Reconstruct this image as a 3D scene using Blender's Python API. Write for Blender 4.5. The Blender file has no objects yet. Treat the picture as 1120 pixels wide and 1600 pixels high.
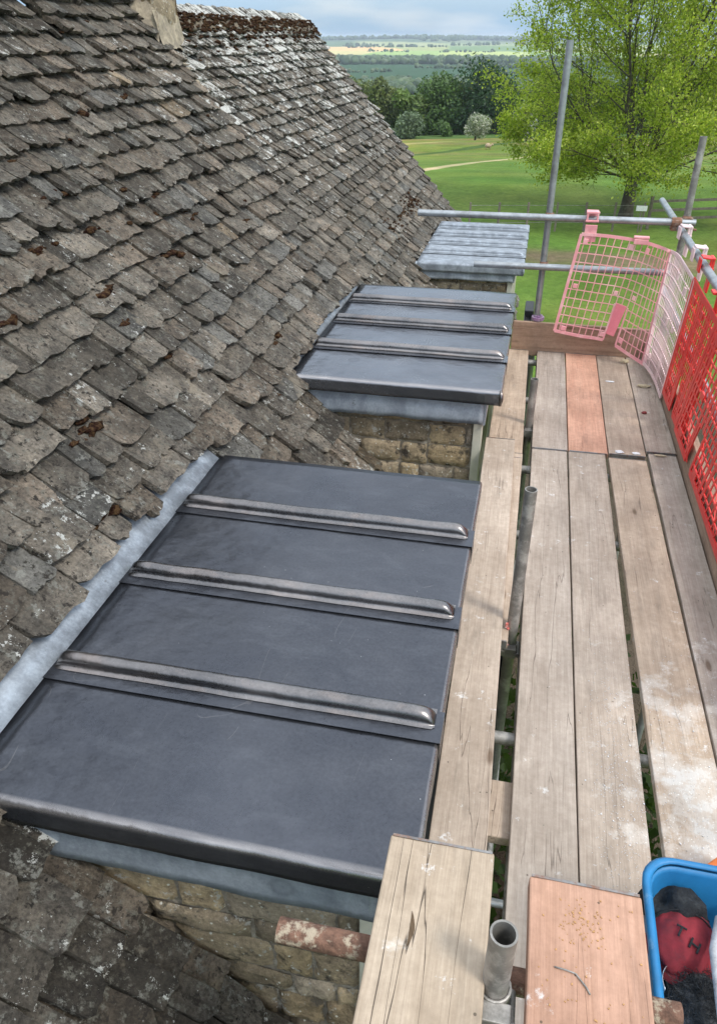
import bpy, bmesh, math, random
import numpy as np
from math import sin, cos, pi, radians as R
from mathutils import Vector, Matrix, noise as MN
sc = bpy.context.scene
# ---------------------------------------------------------------- camera, world, sun, exposure
cd = bpy.data.cameras.new('camera'); cam = bpy.data.objects.new('camera', cd); sc.collection.objects.link(cam)
cam.location = (0, 0, 2.15); cam.rotation_euler = (R(90-31.77), 0, R(12.3))
cd.sensor_fit = 'VERTICAL'; cd.sensor_height = 36; cd.sensor_width = 36; cd.lens = 27.0
cd.clip_start = .05; cd.clip_end = 40000
sc.camera = cam
SUN_EL, SUN_AZ = 52, 118          # azimuth measured from +Y towards +X
w = bpy.data.worlds.new('World'); sc.world = w; w.use_nodes = True
nt = w.node_tree; bg = nt.nodes['Background']; bg.inputs['Strength'].default_value = .13
sky = nt.nodes.new('ShaderNodeTexSky'); sky.sky_type = 'NISHITA'; sky.sun_disc = False
sky.sun_elevation = R(SUN_EL); sky.sun_rotation = R(SUN_AZ); sky.air_density = 1.2; sky.dust_density = 2.0; sky.ozone_density = 1.5
tc = nt.nodes.new('ShaderNodeTexCoord'); mp = nt.nodes.new('ShaderNodeMapping'); mp.inputs['Scale'].default_value = (1, 1, 2.6)
nz = nt.nodes.new('ShaderNodeTexNoise'); nz.inputs['Scale'].default_value = 2.3; nz.inputs['Detail'].default_value = 8; nz.inputs['Roughness'].default_value = .55
rp = nt.nodes.new('ShaderNodeValToRGB'); rp.color_ramp.elements[0].position = .40; rp.color_ramp.elements[1].position = .68
rp.color_ramp.elements[0].color = (.72, .72, .72, 1); rp.color_ramp.elements[1].color = (1, 1, 1, 1)
mx = nt.nodes.new('ShaderNodeMix'); mx.data_type = 'RGBA'; 
L = nt.links.new
sxz = nt.nodes.new('ShaderNodeSeparateXYZ'); er = nt.nodes.new('ShaderNodeValToRGB')      # cloud layer: blue-grey low down, whiter overhead
er.color_ramp.elements[0].position = .0; er.color_ramp.elements[1].position = .55
er.color_ramp.elements[0].color = (.165, .275, .40, 1); er.color_ramp.elements[1].color = (.82, .88, .96, 1)
sm = nt.nodes.new('ShaderNodeMix'); sm.data_type = 'RGBA'; sm.blend_type = 'MULTIPLY'; sm.inputs[0].default_value = 1; sm.inputs[7].default_value = (9.5, 9.5, 9.5, 1); sm.clamp_result = False
wn = nt.nodes.new('ShaderNodeTexNoise'); wn.inputs['Scale'].default_value = 7; wn.inputs['Detail'].default_value = 7; wm = nt.nodes.new('ShaderNodeMapping'); wm.inputs['Scale'].default_value = (1, 1, 5)
wr = nt.nodes.new('ShaderNodeValToRGB'); wr.color_ramp.elements[0].position = .48; wr.color_ramp.elements[1].position = .66; wr.color_ramp.elements[1].color = (.6, .6, .6, 1)
wx = nt.nodes.new('ShaderNodeMix'); wx.data_type = 'RGBA'; wx.inputs[7].default_value = (.40, .44, .48, 1)
L(tc.outputs['Generated'], wm.inputs[0]); L(wm.outputs[0], wn.inputs['Vector']); L(wn.outputs['Fac'], wr.inputs[0]); L(wr.outputs[0], wx.inputs[0])
L(tc.outputs['Generated'], sxz.inputs[0]); L(sxz.outputs[2], er.inputs[0]); L(er.outputs[0], wx.inputs[6]); L(wx.outputs[2], sm.inputs[6]); L(sm.outputs[2], mx.inputs[7])
L(tc.outputs['Generated'], mp.inputs['Vector']); L(mp.outputs['Vector'], nz.inputs['Vector']); L(nz.outputs['Fac'], rp.inputs['Fac'])
L(rp.outputs['Color'], mx.inputs[0]); L(sky.outputs['Color'], mx.inputs[6]); L(mx.outputs[2], bg.inputs['Color'])
sd = bpy.data.lights.new('sun', 'SUN'); sd.energy = 1.5; sd.angle = R(14); sd.color = (1, .96, .90)
so = bpy.data.objects.new('sun', sd); sc.collection.objects.link(so)
sdir = Vector((sin(R(SUN_AZ))*cos(R(SUN_EL)), cos(R(SUN_AZ))*cos(R(SUN_EL)), sin(R(SUN_EL))))
so.rotation_euler = sdir.to_track_quat('Z', 'Y').to_euler()
sc.view_settings.view_transform = 'Standard'; sc.view_settings.look = 'None'; sc.view_settings.gamma = 1
sc.view_settings.exposure = 0.85
sc.render.engine = 'CYCLES'
sc.cycles.max_bounces = 6; sc.cycles.volume_bounces = 0; sc.cycles.use_denoising = True

# ---------------------------------------------------------------- helpers
def rnd(s): return random.Random(s)
class MB:
    def __init__(s): s.v = []; s.f = []; s.c = []; s.col = None
    def add(s, vs, fs, col=None):
        o = len(s.v); s.v += [tuple(p) for p in vs]; s.f += [tuple(i+o for i in f) for f in fs]
        if col is not None:
            s.c += [col]*len(vs)
        return s
    def box(s, c, d, rz=0, rx=0, ry=0, col=None):
        m = Matrix.Rotation(rz, 3, 'Z') @ Matrix.Rotation(ry, 3, 'Y') @ Matrix.Rotation(rx, 3, 'X')
        vs = [m @ Vector((x*d[0]/2, y*d[1]/2, z*d[2]/2)) + Vector(c) for x in (-1, 1) for y in (-1, 1) for z in (-1, 1)]
        return s.add(vs, [(0, 1, 3, 2), (4, 6, 7, 5), (0, 4, 5, 1), (2, 3, 7, 6), (0, 2, 6, 4), (1, 5, 7, 3)], col)
    def bb(s, x0, x1, y0, y1, z0, z1, col=None):
        return s.box(((x0+x1)/2, (y0+y1)/2, (z0+z1)/2), (x1-x0, y1-y0, z1-z0), col=col)
    def tube(s, pts, r, n=10, cap=True, col=None):
        pts = [Vector(p) for p in pts]; rs = r if isinstance(r, (list, tuple)) else [r]*len(pts)
        vs = []; fs = []; up = Vector((0, 0, 1))
        prev = None
        for i, p in enumerate(pts):
            d = (pts[min(i+1, len(pts)-1)] - pts[max(i-1, 0)]).normalized()
            a = prev if prev is not None else (up.cross(d) if abs(d.z) < .95 else Vector((1, 0, 0)))
            a = (a - d*a.dot(d)).normalized(); prev = a; b = d.cross(a)
            vs += [p + (a*cos(2*pi*k/n) + b*sin(2*pi*k/n))*rs[i] for k in range(n)]
        for i in range(len(pts)-1):
            fs += [(i*n+k, i*n+(k+1) % n, (i+1)*n+(k+1) % n, (i+1)*n+k) for k in range(n)]
        if cap: fs += [tuple(range(n))[::-1], tuple((len(pts)-1)*n+k for k in range(n))]
        return s.add(vs, fs, col)
    def pipe(s, p, q, ro, ri, n=24):      # open ended hollow tube
        p, q = Vector(p), Vector(q); d = (q-p).normalized()
        a = (Vector((0, 0, 1)).cross(d) if abs(d.z) < .95 else Vector((1, 0, 0))).normalized(); b = d.cross(a); vs = []
        for c, r in ((p, ri), (p, ro), (q, ro), (q, ri)):
            vs += [c + (a*cos(2*pi*k/n) + b*sin(2*pi*k/n))*r for k in range(n)]
        fs = []
        for i in range(4):
            j = (i+1) % 4
            fs += [(i*n+k, i*n+(k+1) % n, j*n+(k+1) % n, j*n+k) for k in range(n)]
        return s.add(vs, fs)
    def grid(s, P, nu, nv, closed=False, col=None):   # P(i,j)
        vs = [P(i, j) for i in range(nu) for j in range(nv)]
        fs = [(i*nv+j, (i+1)*nv+j, (i+1)*nv+j+1, i*nv+j+1) for i in range(nu-1) for j in range(nv-1)]
        return s.add(vs, fs, col)
    def blob(s, c, r, seed=0, amp=.25, sub=2, col=None, fr=1.5):
        bm = bmesh.new(); bmesh.ops.create_icosphere(bm, subdivisions=sub, radius=1)
        vs = []
        for v in bm.verts:
            k = 1 + amp*2*MN.noise(v.co*fr + Vector((seed*3.7, seed*1.3, seed*.7)))
            vs.append((c[0]+v.co.x*r[0]*k, c[1]+v.co.y*r[1]*k, c[2]+v.co.z*r[2]*k))
        fs = [tuple(v.index for v in f.verts) for f in bm.faces]; bm.free()
        return s.add(vs, fs, col)
    def build(s, name, mat, parent=None, smooth=False, bevel=0, subsurf=0, solid=0, origin=None, segs=2, label=None):
        me = bpy.data.meshes.new(name)
        v = s.v
        if origin is not None: v = [(a-origin[0], b-origin[1], c-origin[2]) for a, b, c in v]
        me.from_pydata(v, [], s.f); me.update()
        if s.c and len(s.c) == len(s.v):
            at = me.color_attributes.new('Col', 'FLOAT_COLOR', 'POINT')
            at.data.foreach_set('color', np.array(s.c, dtype=np.float32).ravel())
        bm = bmesh.new(); bm.from_mesh(me); bmesh.ops.recalc_face_normals(bm, faces=bm.faces); bm.to_mesh(me); bm.free()
        if smooth:
            me.polygons.foreach_set('use_smooth', [True]*len(me.polygons))
        o = bpy.data.objects.new(name, me); sc.collection.objects.link(o); me.materials.append(mat)
        if origin is not None: o.location = origin
        if solid:
            m = o.modifiers.new('solid', 'SOLIDIFY'); m.thickness = solid; m.offset = -1
        if bevel:
            m = o.modifiers.new('bevel', 'BEVEL'); m.width = bevel; m.segments = segs; m.limit_method = 'ANGLE'
        if subsurf:
            m = o.modifiers.new('sub', 'SUBSURF'); m.levels = m.render_levels = subsurf
        if parent is not None:
            o.parent = parent
            if parent.location.length > 0 and not origin:
                o.matrix_parent_inverse = Matrix.Translation(parent.location).inverted()
            elif origin:
                o.matrix_parent_inverse = Matrix.Translation(parent.location).inverted()
        if label: o['label'] = label
        return o
def tag(o, label, cat=None, group=None, kind=None):
    if label: o['label'] = label
    if cat: o['category'] = cat
    if group: o['group'] = group
    if kind: o['kind'] = kind
    return o
def empty(name, loc, label, cat, group=None):
    o = bpy.data.objects.new(name, None); sc.collection.objects.link(o); o.location = loc; o.empty_display_size = .2
    return tag(o, label, cat, group)
def quadset(name, C, U, V, mat, cols=None, parent=None):   # leaf faces: centres and half-axes (numpy)
    n = len(C); vs = np.empty((n, 4, 3)); vs[:, 0] = C-U; vs[:, 1] = C-V*.55; vs[:, 2] = C+U; vs[:, 3] = C+V*.55
    me = bpy.data.meshes.new(name); me.vertices.add(n*4); me.vertices.foreach_set('co', vs.ravel())
    me.loops.add(n*4); me.loops.foreach_set('vertex_index', np.arange(n*4)); me.polygons.add(n)
    me.polygons.foreach_set('loop_start', np.arange(n)*4)
    me.update(calc_edges=True)
    if cols is not None:
        at = me.color_attributes.new('Col', 'FLOAT_COLOR', 'POINT')
        at.data.foreach_set('color', np.repeat(np.c_[cols, np.ones(n)], 4, axis=0).astype(np.float32).ravel())
    me.materials.append(mat); o = bpy.data.objects.new(name, me); sc.collection.objects.link(o)
    if parent is not None:
        o.parent = parent; o.matrix_parent_inverse = Matrix.Translation(parent.location).inverted()
    return o

# ---------------------------------------------------------------- materials
class NT:
    def __init__(s, name, rough=.6, metal=0, spec=.5):
        s.m = bpy.data.materials.new(name); s.m.use_nodes = True; s.t = s.m.node_tree; s.b = s.t.nodes['Principled BSDF']
        s.b.inputs['Roughness'].default_value = rough; s.b.inputs['Metallic'].default_value = metal
        s.b.inputs['Specular IOR Level'].default_value = spec
        s.tc = s.t.nodes.new('ShaderNodeTexCoord'); s.obj = s.tc.outputs['Object']
        g = s.t.nodes.new('ShaderNodeNewGeometry'); s.pos = g.outputs['Position']; s.geo = g
    def n(s, t): return s.t.nodes.new(t)
    def l(s, a, b): s.t.links.new(a, b)
    def set(s, sock, v):
        if isinstance(v, bpy.types.NodeSocket): s.l(v, sock)
        elif isinstance(v, (tuple, list)) and len(v) == 3 and sock.type == 'RGBA': sock.default_value = (*v, 1)
        else: sock.default_value = v
    def map(s, vec, scale=(1, 1, 1), loc=(0, 0, 0), rot=(0, 0, 0)):
        m = s.n('ShaderNodeMapping'); s.l(vec, m.inputs['Vector']); m.inputs['Scale'].default_value = scale
        m.inputs['Location'].default_value = loc; m.inputs['Rotation'].default_value = rot; return m.outputs['Vector']
    def noise(s, vec, scale, detail=4, rough=.55, dist=0):
        m = s.n('ShaderNodeTexNoise'); s.l(vec, m.inputs['Vector']); m.inputs['Scale'].default_value = scale
        m.inputs['Detail'].default_value = detail; m.inputs['Roughness'].default_value = rough; m.inputs['Distortion'].default_value = dist
        return m.outputs['Fac']
    def voro(s, vec, scale, feat='F1', out='Distance'):
        m = s.n('ShaderNodeTexVoronoi'); m.feature = feat; s.l(vec, m.inputs['Vector']); m.inputs['Scale'].default_value = scale
        return m.outputs[out]
    def ramp(s, fac, a, b, ca=(0, 0, 0), cb=(1, 1, 1)):
        m = s.n('ShaderNodeValToRGB'); s.l(fac, m.inputs['Fac']); e = m.color_ramp.elements
        if a > b: a, b, ca, cb = b, a, cb, ca
        e[0].position = a; e[1].position = b; e[0].color = (*ca, 1); e[1].color = (*cb, 1); return m.outputs['Color']
    def mix(s, fac, a, b, mode='MIX'):
        m = s.n('ShaderNodeMix'); m.data_type = 'RGBA'; m.blend_type = mode
        s.set(m.inputs[0], fac); s.set(m.inputs[6], a); s.set(m.inputs[7], b); return m.outputs[2]
    def math(s, op, a, b=0.0, c=None):
        m = s.n('ShaderNodeMath'); m.operation = op; s.set(m.inputs[0], a); s.set(m.inputs[1], b)
        if c is not None: s.set(m.inputs[2], c)
        return m.outputs[0]
    def bump(s, h, st=.3, dist=.01, prev=None):
        m = s.n('ShaderNodeBump'); m.inputs['Strength'].default_value = st; m.inputs['Distance'].default_value = dist
        s.l(h, m.inputs['Height'])
        if prev is not None: s.l(prev, m.inputs['Normal'])
        s.l(m.outputs['Normal'], s.b.inputs['Normal']); return m.outputs['Normal']
    def color(s, v): s.set(s.b.inputs['Base Color'], v)
    def rough(s, v): s.set(s.b.inputs['Roughness'], v)
    def attr(s, name='Col'):
        a = s.n('ShaderNodeAttribute'); a.attribute_name = name; return a
    def orand(s):
        return s.n('ShaderNodeObjectInfo').outputs['Random']

def m_tiles():
    t = NT('stone_slate', .9, 0, .25); a = t.attr()
    n1 = t.noise(t.pos, 9, 6, .65); n2 = t.noise(t.pos, 70, 4, .7); n3 = t.noise(t.pos, 28, 5, .7)
    c = t.mix(1, a.outputs['Color'], t.ramp(n1, .32, .68, (.52, .51, .50), (1.55, 1.47, 1.34)), 'MULTIPLY')
    c = t.mix(1, c, t.ramp(n2, .35, .65, (.60, .60, .60), (1.42, 1.42, 1.42)), 'MULTIPLY')
    c = t.mix(t.ramp(t.noise(t.map(t.pos, loc=(11, 3, 6)), 26, 6, .75), .54, .64), c, (.185, .18, .15))
    c = t.mix(t.math('MULTIPLY', t.ramp(t.noise(t.map(t.pos, loc=(2, 2, 2)), 48, 3, .6), .64, .68), t.ramp(t.noise(t.pos, 3.3, 3), .42, .6)), c, (.020, .018, .016))
    c = t.mix(t.math('MULTIPLY', t.ramp(t.noise(t.map(t.pos, loc=(8, 1, 3)), 2.2, 5, .7), .52, .68), .55), c, (.055, .048, .038))
    c = t.mix(t.ramp(n3, .56, .62), c, (.040, .034, .028))
    # ochre, grey-green and white lichens
    c = t.mix(t.math('MULTIPLY', t.ramp(t.noise(t.map(t.pos, loc=(3, 7, 1)), 5.5, 5, .7), .60, .67), .6), c, (.26, .225, .17))
    c = t.mix(t.math('MULTIPLY', t.ramp(t.noise(t.map(t.pos, loc=(9, 2, 4)), 15, 5, .75), .58, .64), .55), c, (.33, .33, .29))
    am = t.math('MULTIPLY_ADD', a.outputs['Alpha'], .30, 0.0)
    wl = t.math('GREATER_THAN', t.math('ADD', t.noise(t.map(t.pos, loc=(1, 5, 8)), 20, 7, .8), am), .69)
    c = t.mix(wl, c, (.56, .56, .52))
    sp = t.math('LESS_THAN', t.voro(t.pos, 38), .085)
    sp = t.math('MULTIPLY', sp, t.ramp(n1, .5, .6))
    c = t.mix(sp, c, (.6, .6, .55))
    t.color(c)
    h = t.math('ADD', t.noise(t.pos, 35, 8, .75), t.math('MULTIPLY', t.noise(t.pos, 8, 3), .8))
    t.bump(h, 1.0, .03); return t.m
def m_stone(name='rubble_stone'):
    t = NT(name, .92, 0, .2); a = t.attr()
    n1 = t.noise(t.pos, 14, 6, .7); n2 = t.noise(t.pos, 60, 5, .75)
    c = t.mix(1, a.outputs['Color'], t.ramp(n1, .3, .7, (.6, .58, .55), (1.35, 1.3, 1.2)), 'MULTIPLY')
    c = t.mix(1, c, t.ramp(n2, .3, .7, (.7, .7, .7), (1.25, 1.25, 1.25)), 'MULTIPLY')
    c = t.mix(t.ramp(t.noise(t.map(t.pos, loc=(2, 3, 9)), 9, 5, .7), .56, .66), c, (.07, .06, .05))
    c = t.mix(t.ramp(t.noise(t.map(t.pos, loc=(6, 3, 2)), 19, 6, .78), .585, .62), c, (.42, .40, .35)); c = t.mix(t.ramp(t.noise(t.map(t.pos, loc=(9, 9, 2)), 6, 5, .75), .56, .64), c, (.10, .085, .065))
    c = t.mix(t.math('LESS_THAN', t.voro(t.map(t.pos, loc=(1, 1, 1)), 30), .13), c, (.62, .60, .52))
    t.color(c); t.bump(t.math('ADD', t.noise(t.pos, 45, 8, .75), t.math('MULTIPLY', n1, .8)), .8, .02); return t.m
def m_lead(name, base, var, rough=.36, streak=(.5, .52, .55), samt=.3, metal=.8, white=0):
    t = NT(name, rough, metal, .5)
    p = t.pos
    n1 = t.noise(p, 2.6, 5, .6, .6); n2 = t.noise(p, 90, 3, .7); n3 = t.noise(t.map(p, (2.0, 4, 4)), 2.6, 6, .6, .8)
    c = t.mix(t.ramp(n1, .3, .7), base, var)
    c = t.mix(t.math('MULTIPLY', t.ramp(n3, .5, .75), .55*samt), c, streak)
    # hairline scratches
    s1 = t.math('LESS_THAN', t.math('ABSOLUTE', t.math('SUBTRACT', t.noise(t.map(p, (2.2, .8, 1), rot=(0, 0, .5)), 2.2, 1, .3), .5)), .0012)
    s1 = t.math('MULTIPLY', s1, t.ramp(t.noise(t.map(p, loc=(4, 4, 4)), 5, 2), .56, .6))
    c = t.mix(t.math('MULTIPLY', s1, .16), c, (.4, .38, .36))
    sp = t.math('MULTIPLY', t.math('LESS_THAN', t.voro(p, 26), .035), t.ramp(n1, .48, .6))
    c = t.mix(sp, c, (.55, .55, .55))
    if white:
        c = t.mix(t.math('MULTIPLY', t.ramp(t.noise(t.map(p, (3, 3, 1.5), loc=(5, 1, 2)), 4, 7, .7), .45, .7), white), c, (.56, .63, .70))
        c = t.mix(t.ramp(t.noise(t.map(p, loc=(2, 1, 7)), 12, 6, .7), .66, .75), c, (.12, .12, .12))
    c = t.mix(1, c, t.ramp(n2, .3, .7, (.86, .86, .86), (1.14, 1.14, 1.14)), 'MULTIPLY')
    vr = t.voro(t.map(p, (1, 1, 1), loc=(.37, .21, 0)), 1.7); rg_ = t.math('MULTIPLY', t.ramp(vr, .045, .062), t.ramp(vr, .062, .085, (1, 1, 1), (0, 0, 0)))
    c = t.mix(t.math('MULTIPLY', rg_, .45), c, tuple(x*.45 for x in base)); c = t.mix(t.math('MULTIPLY', t.ramp(vr, .04, .065, (1, 1, 1), (0, 0, 0)), .25), c, tuple(x*.6 for x in base))
    c = t.mix(t.math('MULTIPLY', t.ramp(t.noise(t.map(p, (1, 1, 1), loc=(4, 8, 2)), 1.3, 4, .6), .52, .72), .35), c, tuple(x*1.6 for x in var))
    bu = t.attr('burnish_glint').outputs['Fac']      # dressed edges: polish, plus a highlight painted pale along the bend
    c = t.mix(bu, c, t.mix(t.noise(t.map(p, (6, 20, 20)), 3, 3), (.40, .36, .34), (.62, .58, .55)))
    t.color(c)
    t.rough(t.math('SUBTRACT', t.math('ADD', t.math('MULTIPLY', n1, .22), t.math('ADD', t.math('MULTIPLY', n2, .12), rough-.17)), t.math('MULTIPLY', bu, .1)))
    b = t.bump(t.noise(p, 3.5, 3, .5), .5, .03); b = t.bump(t.noise(t.map(p, (1, 1.6, 1)), 22, 2, .5), .22, .006, b); t.bump(t.noise(p, 120, 3, .6), .15, .002, b)
    return t.m
def m_wood(name, base, dark, dust=.5, pink=0, crack=1.0, axis='Y'):
    t = NT(name, .85, 0, .2); r = t.orand()
    loc = t.n('ShaderNodeCombineXYZ'); t.l(t.math('MULTIPLY', r, 37), loc.inputs[0]); t.l(t.math('MULTIPLY', r, 91), loc.inputs[1])
    va = t.n('ShaderNodeVectorMath'); va.operation = 'ADD'; t.l(t.obj, va.inputs[0]); t.l(loc.outputs[0], va.inputs[1]); p = va.outputs[0]
    sq = (lambda a, b: (a, b, a)) if axis == 'Y' else (lambda a, b: (b, a, a))
    g = t.noise(t.map(p, sq(16, .9)), 2.2, 6, .6, .5); g2 = t.noise(t.map(p, sq(90, 2.5)), 2, 3, .6)
    c = t.mix(t.ramp(g, .28, .60), dark, base)
    c = t.mix(1, c, t.ramp(g2, .3, .7, (.90, .89, .88), (1.1, 1.1, 1.1)), 'MULTIPLY')
    c = t.mix(1, c, t.ramp(t.noise(t.map(p, loc=(7, 7, 7)), 34, 6, .75), .3, .7, (.86, .85, .84), (1.12, 1.12, 1.12)), 'MULTIPLY')
    c = t.mix(1, c, t.ramp(t.noise(p, 3.2, 4, .6), .3, .7, (.84, .82, .80), (1.13, 1.13, 1.13)), 'MULTIPLY')
    tint = t.ramp(r, 0, 1, (.93, .95, 1.0), (1.08, 1.0, .92)); c = t.mix(1, c, tint, 'MULTIPLY')
    # grey weather stains, knots, long drying cracks
    c = t.mix(t.math('MULTIPLY', t.ramp(t.noise(t.map(p, sq(6, 1.3), loc=(5, 5, 5)), 2.0, 5, .7), .56, .72), .5), c, tuple(x*.55 for x in dark))
    kn = t.voro(t.map(p, sq(6.5, 2.2)), 1.0); kd = t.ramp(kn, .045, .10, (1, 1, 1), (0, 0, 0))
    c = t.mix(t.math('MULTIPLY', kd, .75), c, (.12, .075, .045)); c = t.mix(t.math('MULTIPLY', t.math('LESS_THAN', t.voro(t.map(p, loc=(3, 9, 1)), 17), .05), .7), c, (.05, .04, .03))
    cr = t.math('ABSOLUTE', t.math('SUBTRACT', t.noise(t.map(p, sq(9, .35), loc=(2, 2, 2)), 2.0, 3, .4), .5))
    crm = t.math('MULTIPLY', t.ramp(cr, .0008, .0035, (1, 1, 1), (0, 0, 0)), t.ramp(t.noise(t.map(p, loc=(8, 8, 8)), 1.6, 2), .46, .52))
    c = t.mix(t.math('MULTIPLY', crm, crack*.85), c, (.045, .035, .028))
    # lime dust spilt on the deck: heavier in one spread, fading outwards
    sep = t.n('ShaderNodeSeparateXYZ'); t.l(t.pos, sep.inputs[0])
    dy = t.math('SUBTRACT', sep.outputs[1], 1.75); dx = t.math('SUBTRACT', sep.outputs[0], .78)
    rr = t.math('SQRT', t.math('ADD', t.math('MULTIPLY', dy, t.math('MULTIPLY', dy, .55)), t.math('MULTIPLY', dx, t.math('MULTIPLY', dx, 4.5))))
    near = t.ramp(rr, .15, 1.15, (1, 1, 1), (0, 0, 0))
    dn = t.noise(t.pos, 5.5, 7, .72)
    d1 = t.math('ADD', dn, t.math('MULTIPLY', near, .24))
    c = t.mix(t.math('MULTIPLY', t.ramp(d1, .64, .72), .42*dust), c, (.64, .61, .56)); c = t.mix(t.math('MULTIPLY', t.ramp(t.math('ADD', d1, t.math('MULTIPLY', t.noise(t.pos, 60, 4, .8), .22)), .86, .90), .8*min(1, dust)), c, (.62, .60, .56))
    sp2 = t.math('MULTIPLY', t.ramp(t.noise(t.map(t.pos, loc=(4, 9, 2)), 13, 7, .75), .62, .70), .8*min(1, dust))
    c = t.mix(sp2, c, (.72, .72, .71))
    gr = t.math('LESS_THAN', t.voro(t.pos, 75), .16); gr = t.math('MULTIPLY', gr, t.ramp(t.math('ADD', dn, t.math('MULTIPLY', near, .3)), .6, .8))
    c = t.mix(t.math('MULTIPLY', gr, min(1, dust)), c, (.75, .73, .68))
    t.color(c)
    b = t.bump(t.math('ADD', g2, g), .25, .004); t.bump(t.math('SUBTRACT', 1.0, crm), .7, .004, b)
    return t.m
def m_simple(name, col, rough=.6, metal=0, var=.25, scale=20, col2=None, bump=.2, bs=.004, amt=(.5, .65), spec=.5):
    t = NT(name, rough, metal, spec); n = t.noise(t.pos, scale, 5, .65)
    c = t.mix(1, col, t.ramp(n, .3, .7, (1-var,)*3, (1+var,)*3), 'MULTIPLY')
    if col2: c = t.mix(t.ramp(t.noise(t.map(t.pos, loc=(3, 3, 3)), scale*.6, 6, .7), *amt), c, col2)
    t.color(c)
    if bump: t.bump(t.noise(t.pos, scale*2, 5, .6), bump, bs)
    return t.m
def m_leaf(name, trans=.35):
    t = NT(name, .55, 0, .3); a = t.attr(); t.color(a.outputs['Color'])
    tr = t.n('ShaderNodeBsdfTranslucent'); t.l(t.mix(1, a.outputs['Color'], (1.3, 1.4, .6), 'MULTIPLY'), tr.inputs['Color'])
    ms = t.n('ShaderNodeMixShader'); ms.inputs[0].default_value = trans
    t.l(t.b.outputs[0], ms.inputs[1]); t.l(tr.outputs[0], ms.inputs[2]); t.l(ms.outputs[0], t.t.nodes['Material Output'].inputs['Surface'])
    return t.m
def m_ground():
    t = NT('ground_cover', .95, 0, .1); a = t.attr()
    n1 = t.noise(t.pos, .35, 6, .7); n2 = t.noise(t.pos, 4, 5, .75); n0 = t.noise(t.pos, .045, 5, .65)
    c = t.mix(1, a.outputs['Color'], t.ramp(n1, .3, .7, (.66, .72, .62), (1.32, 1.24, 1.3)), 'MULTIPLY')
    c = t.mix(1, c, t.ramp(n0, .35, .65, (.82, .86, .8), (1.35, 1.14, 1.25)), 'MULTIPLY')
    c = t.mix(1, c, t.ramp(n2, .3, .7, (.72, .74, .7), (1.25, 1.22, 1.2)), 'MULTIPLY')
    t.color(c); t.bump(n2, .8, .15); return t.m

TILE = m_tiles(); STONE = m_stone()
LEAD = m_lead('new_lead', (.062, .067, .080), (.088, .092, .104), .31, samt=.10)
LEADB = m_lead('sky_sheen_lead', (.115, .124, .145), (.16, .168, .185), .24, samt=.15)  # glossier, lighter copy of the new lead; sky reflection put into its base colour
LEADROLL = m_lead('burnished_lead', (.15, .145, .145), (.27, .25, .24), .29, (.50, .38, .31), .6, 1.0)
OLDLEAD = m_lead('old_lead', (.16, .18, .205), (.24, .265, .29), .5, (.45, .5, .55), .8, .35, white=.5)
APRON = m_lead('apron_lead', (.17, .20, .245), (.32, .36, .41), .45, (.5, .56, .62), .5, .5, white=.45)
WOOD = m_wood('weathered_board', (.44, .375, .305), (.36, .30, .24), 1.1, crack=.5)
WOODG = m_wood('grey_board', (.42, .36, .30), (.31, .26, .215), .5, crack=.6)
WOODP = m_wood('pink_board', (.40, .255, .19), (.34, .21, .15), .8, crack=.15)
WOODD = m_wood('dark_board', (.34, .25, .19), (.24, .17, .125), .1, crack=.3, axis='X')
WOODE = m_wood('toe_plank', (.36, .28, .22), (.22, .165, .125), .1, axis='Y')
GALV = m_simple('galvanised_steel', (.36, .38, .39), .42, .75, .2, 14, (.22, .22, .21), .25, .003, (.5, .7))
GALVD = m_simple('dirty_steel', (.235, .225, .205), .55, .5, .3, 16, (.42, .40, .37), .4, .004, (.5, .62))
RUSTT = m_simple('rusty_steel', (.14, .075, .05), .9, 0, .6, 40, (.36, .30, .22), .8, .008, (.52, .60))
RUST = m_simple('rusty_coupler', (.20, .10, .06), .75, .3, .4, 40, (.33, .27, .22), .4, .004)
PURPLE = m_simple('purple_paint', (.30, .17, .30), .6, .1, .3, 60, (.4, .36, .36))
CREAM = m_simple('cream_paint', (.50, .49, .40), .5, 0, .12, 12)
GLASS = m_simple('window_glass', (.03, .035, .04), .06, 0, .1, 3, bump=0)
BLACK = m_simple('black_iron', (.012, .012, .014), .45, .1, .3, 10)
DARK = m_simple('roof_void', (.03, .027, .024), .95, 0, .3, 10)
MORTAR = m_simple('lime_mortar', (.20, .17, .13), .95, 0, .4, 20, (.42, .38, .31), .8, .02)
MOSS = m_simple('moss', (.030, .014, .010), .98, 0, .7, 70, (.10, .060, .030), 1, .02, (.45, .6), spec=.05)
PINK = m_simple('pink_plastic', (.72, .30, .32), .5, 0, .08, 12, (.80, .45, .45), 0)
PALE = m_simple('faded_plastic', (.78, .58, .58), .5, 0, .08, 12, (.80, .66, .63), 0)
RED = m_simple('red_plastic', (.72, .035, .03), .4, 0, .15, 12, (.60, .03, .03), 0)
BARK = m_simple('bark', (.075, .062, .048), .95, 0, .4, 6, (.12, .12, .09), .8, .03)
LEAF = m_leaf('spring_leaves', .5); LEAFD = m_leaf('hedge_leaves', .2)
FENCEW = m_simple('fence_wood', (.17, .145, .11), .9, 0, .3, 8)

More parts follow.
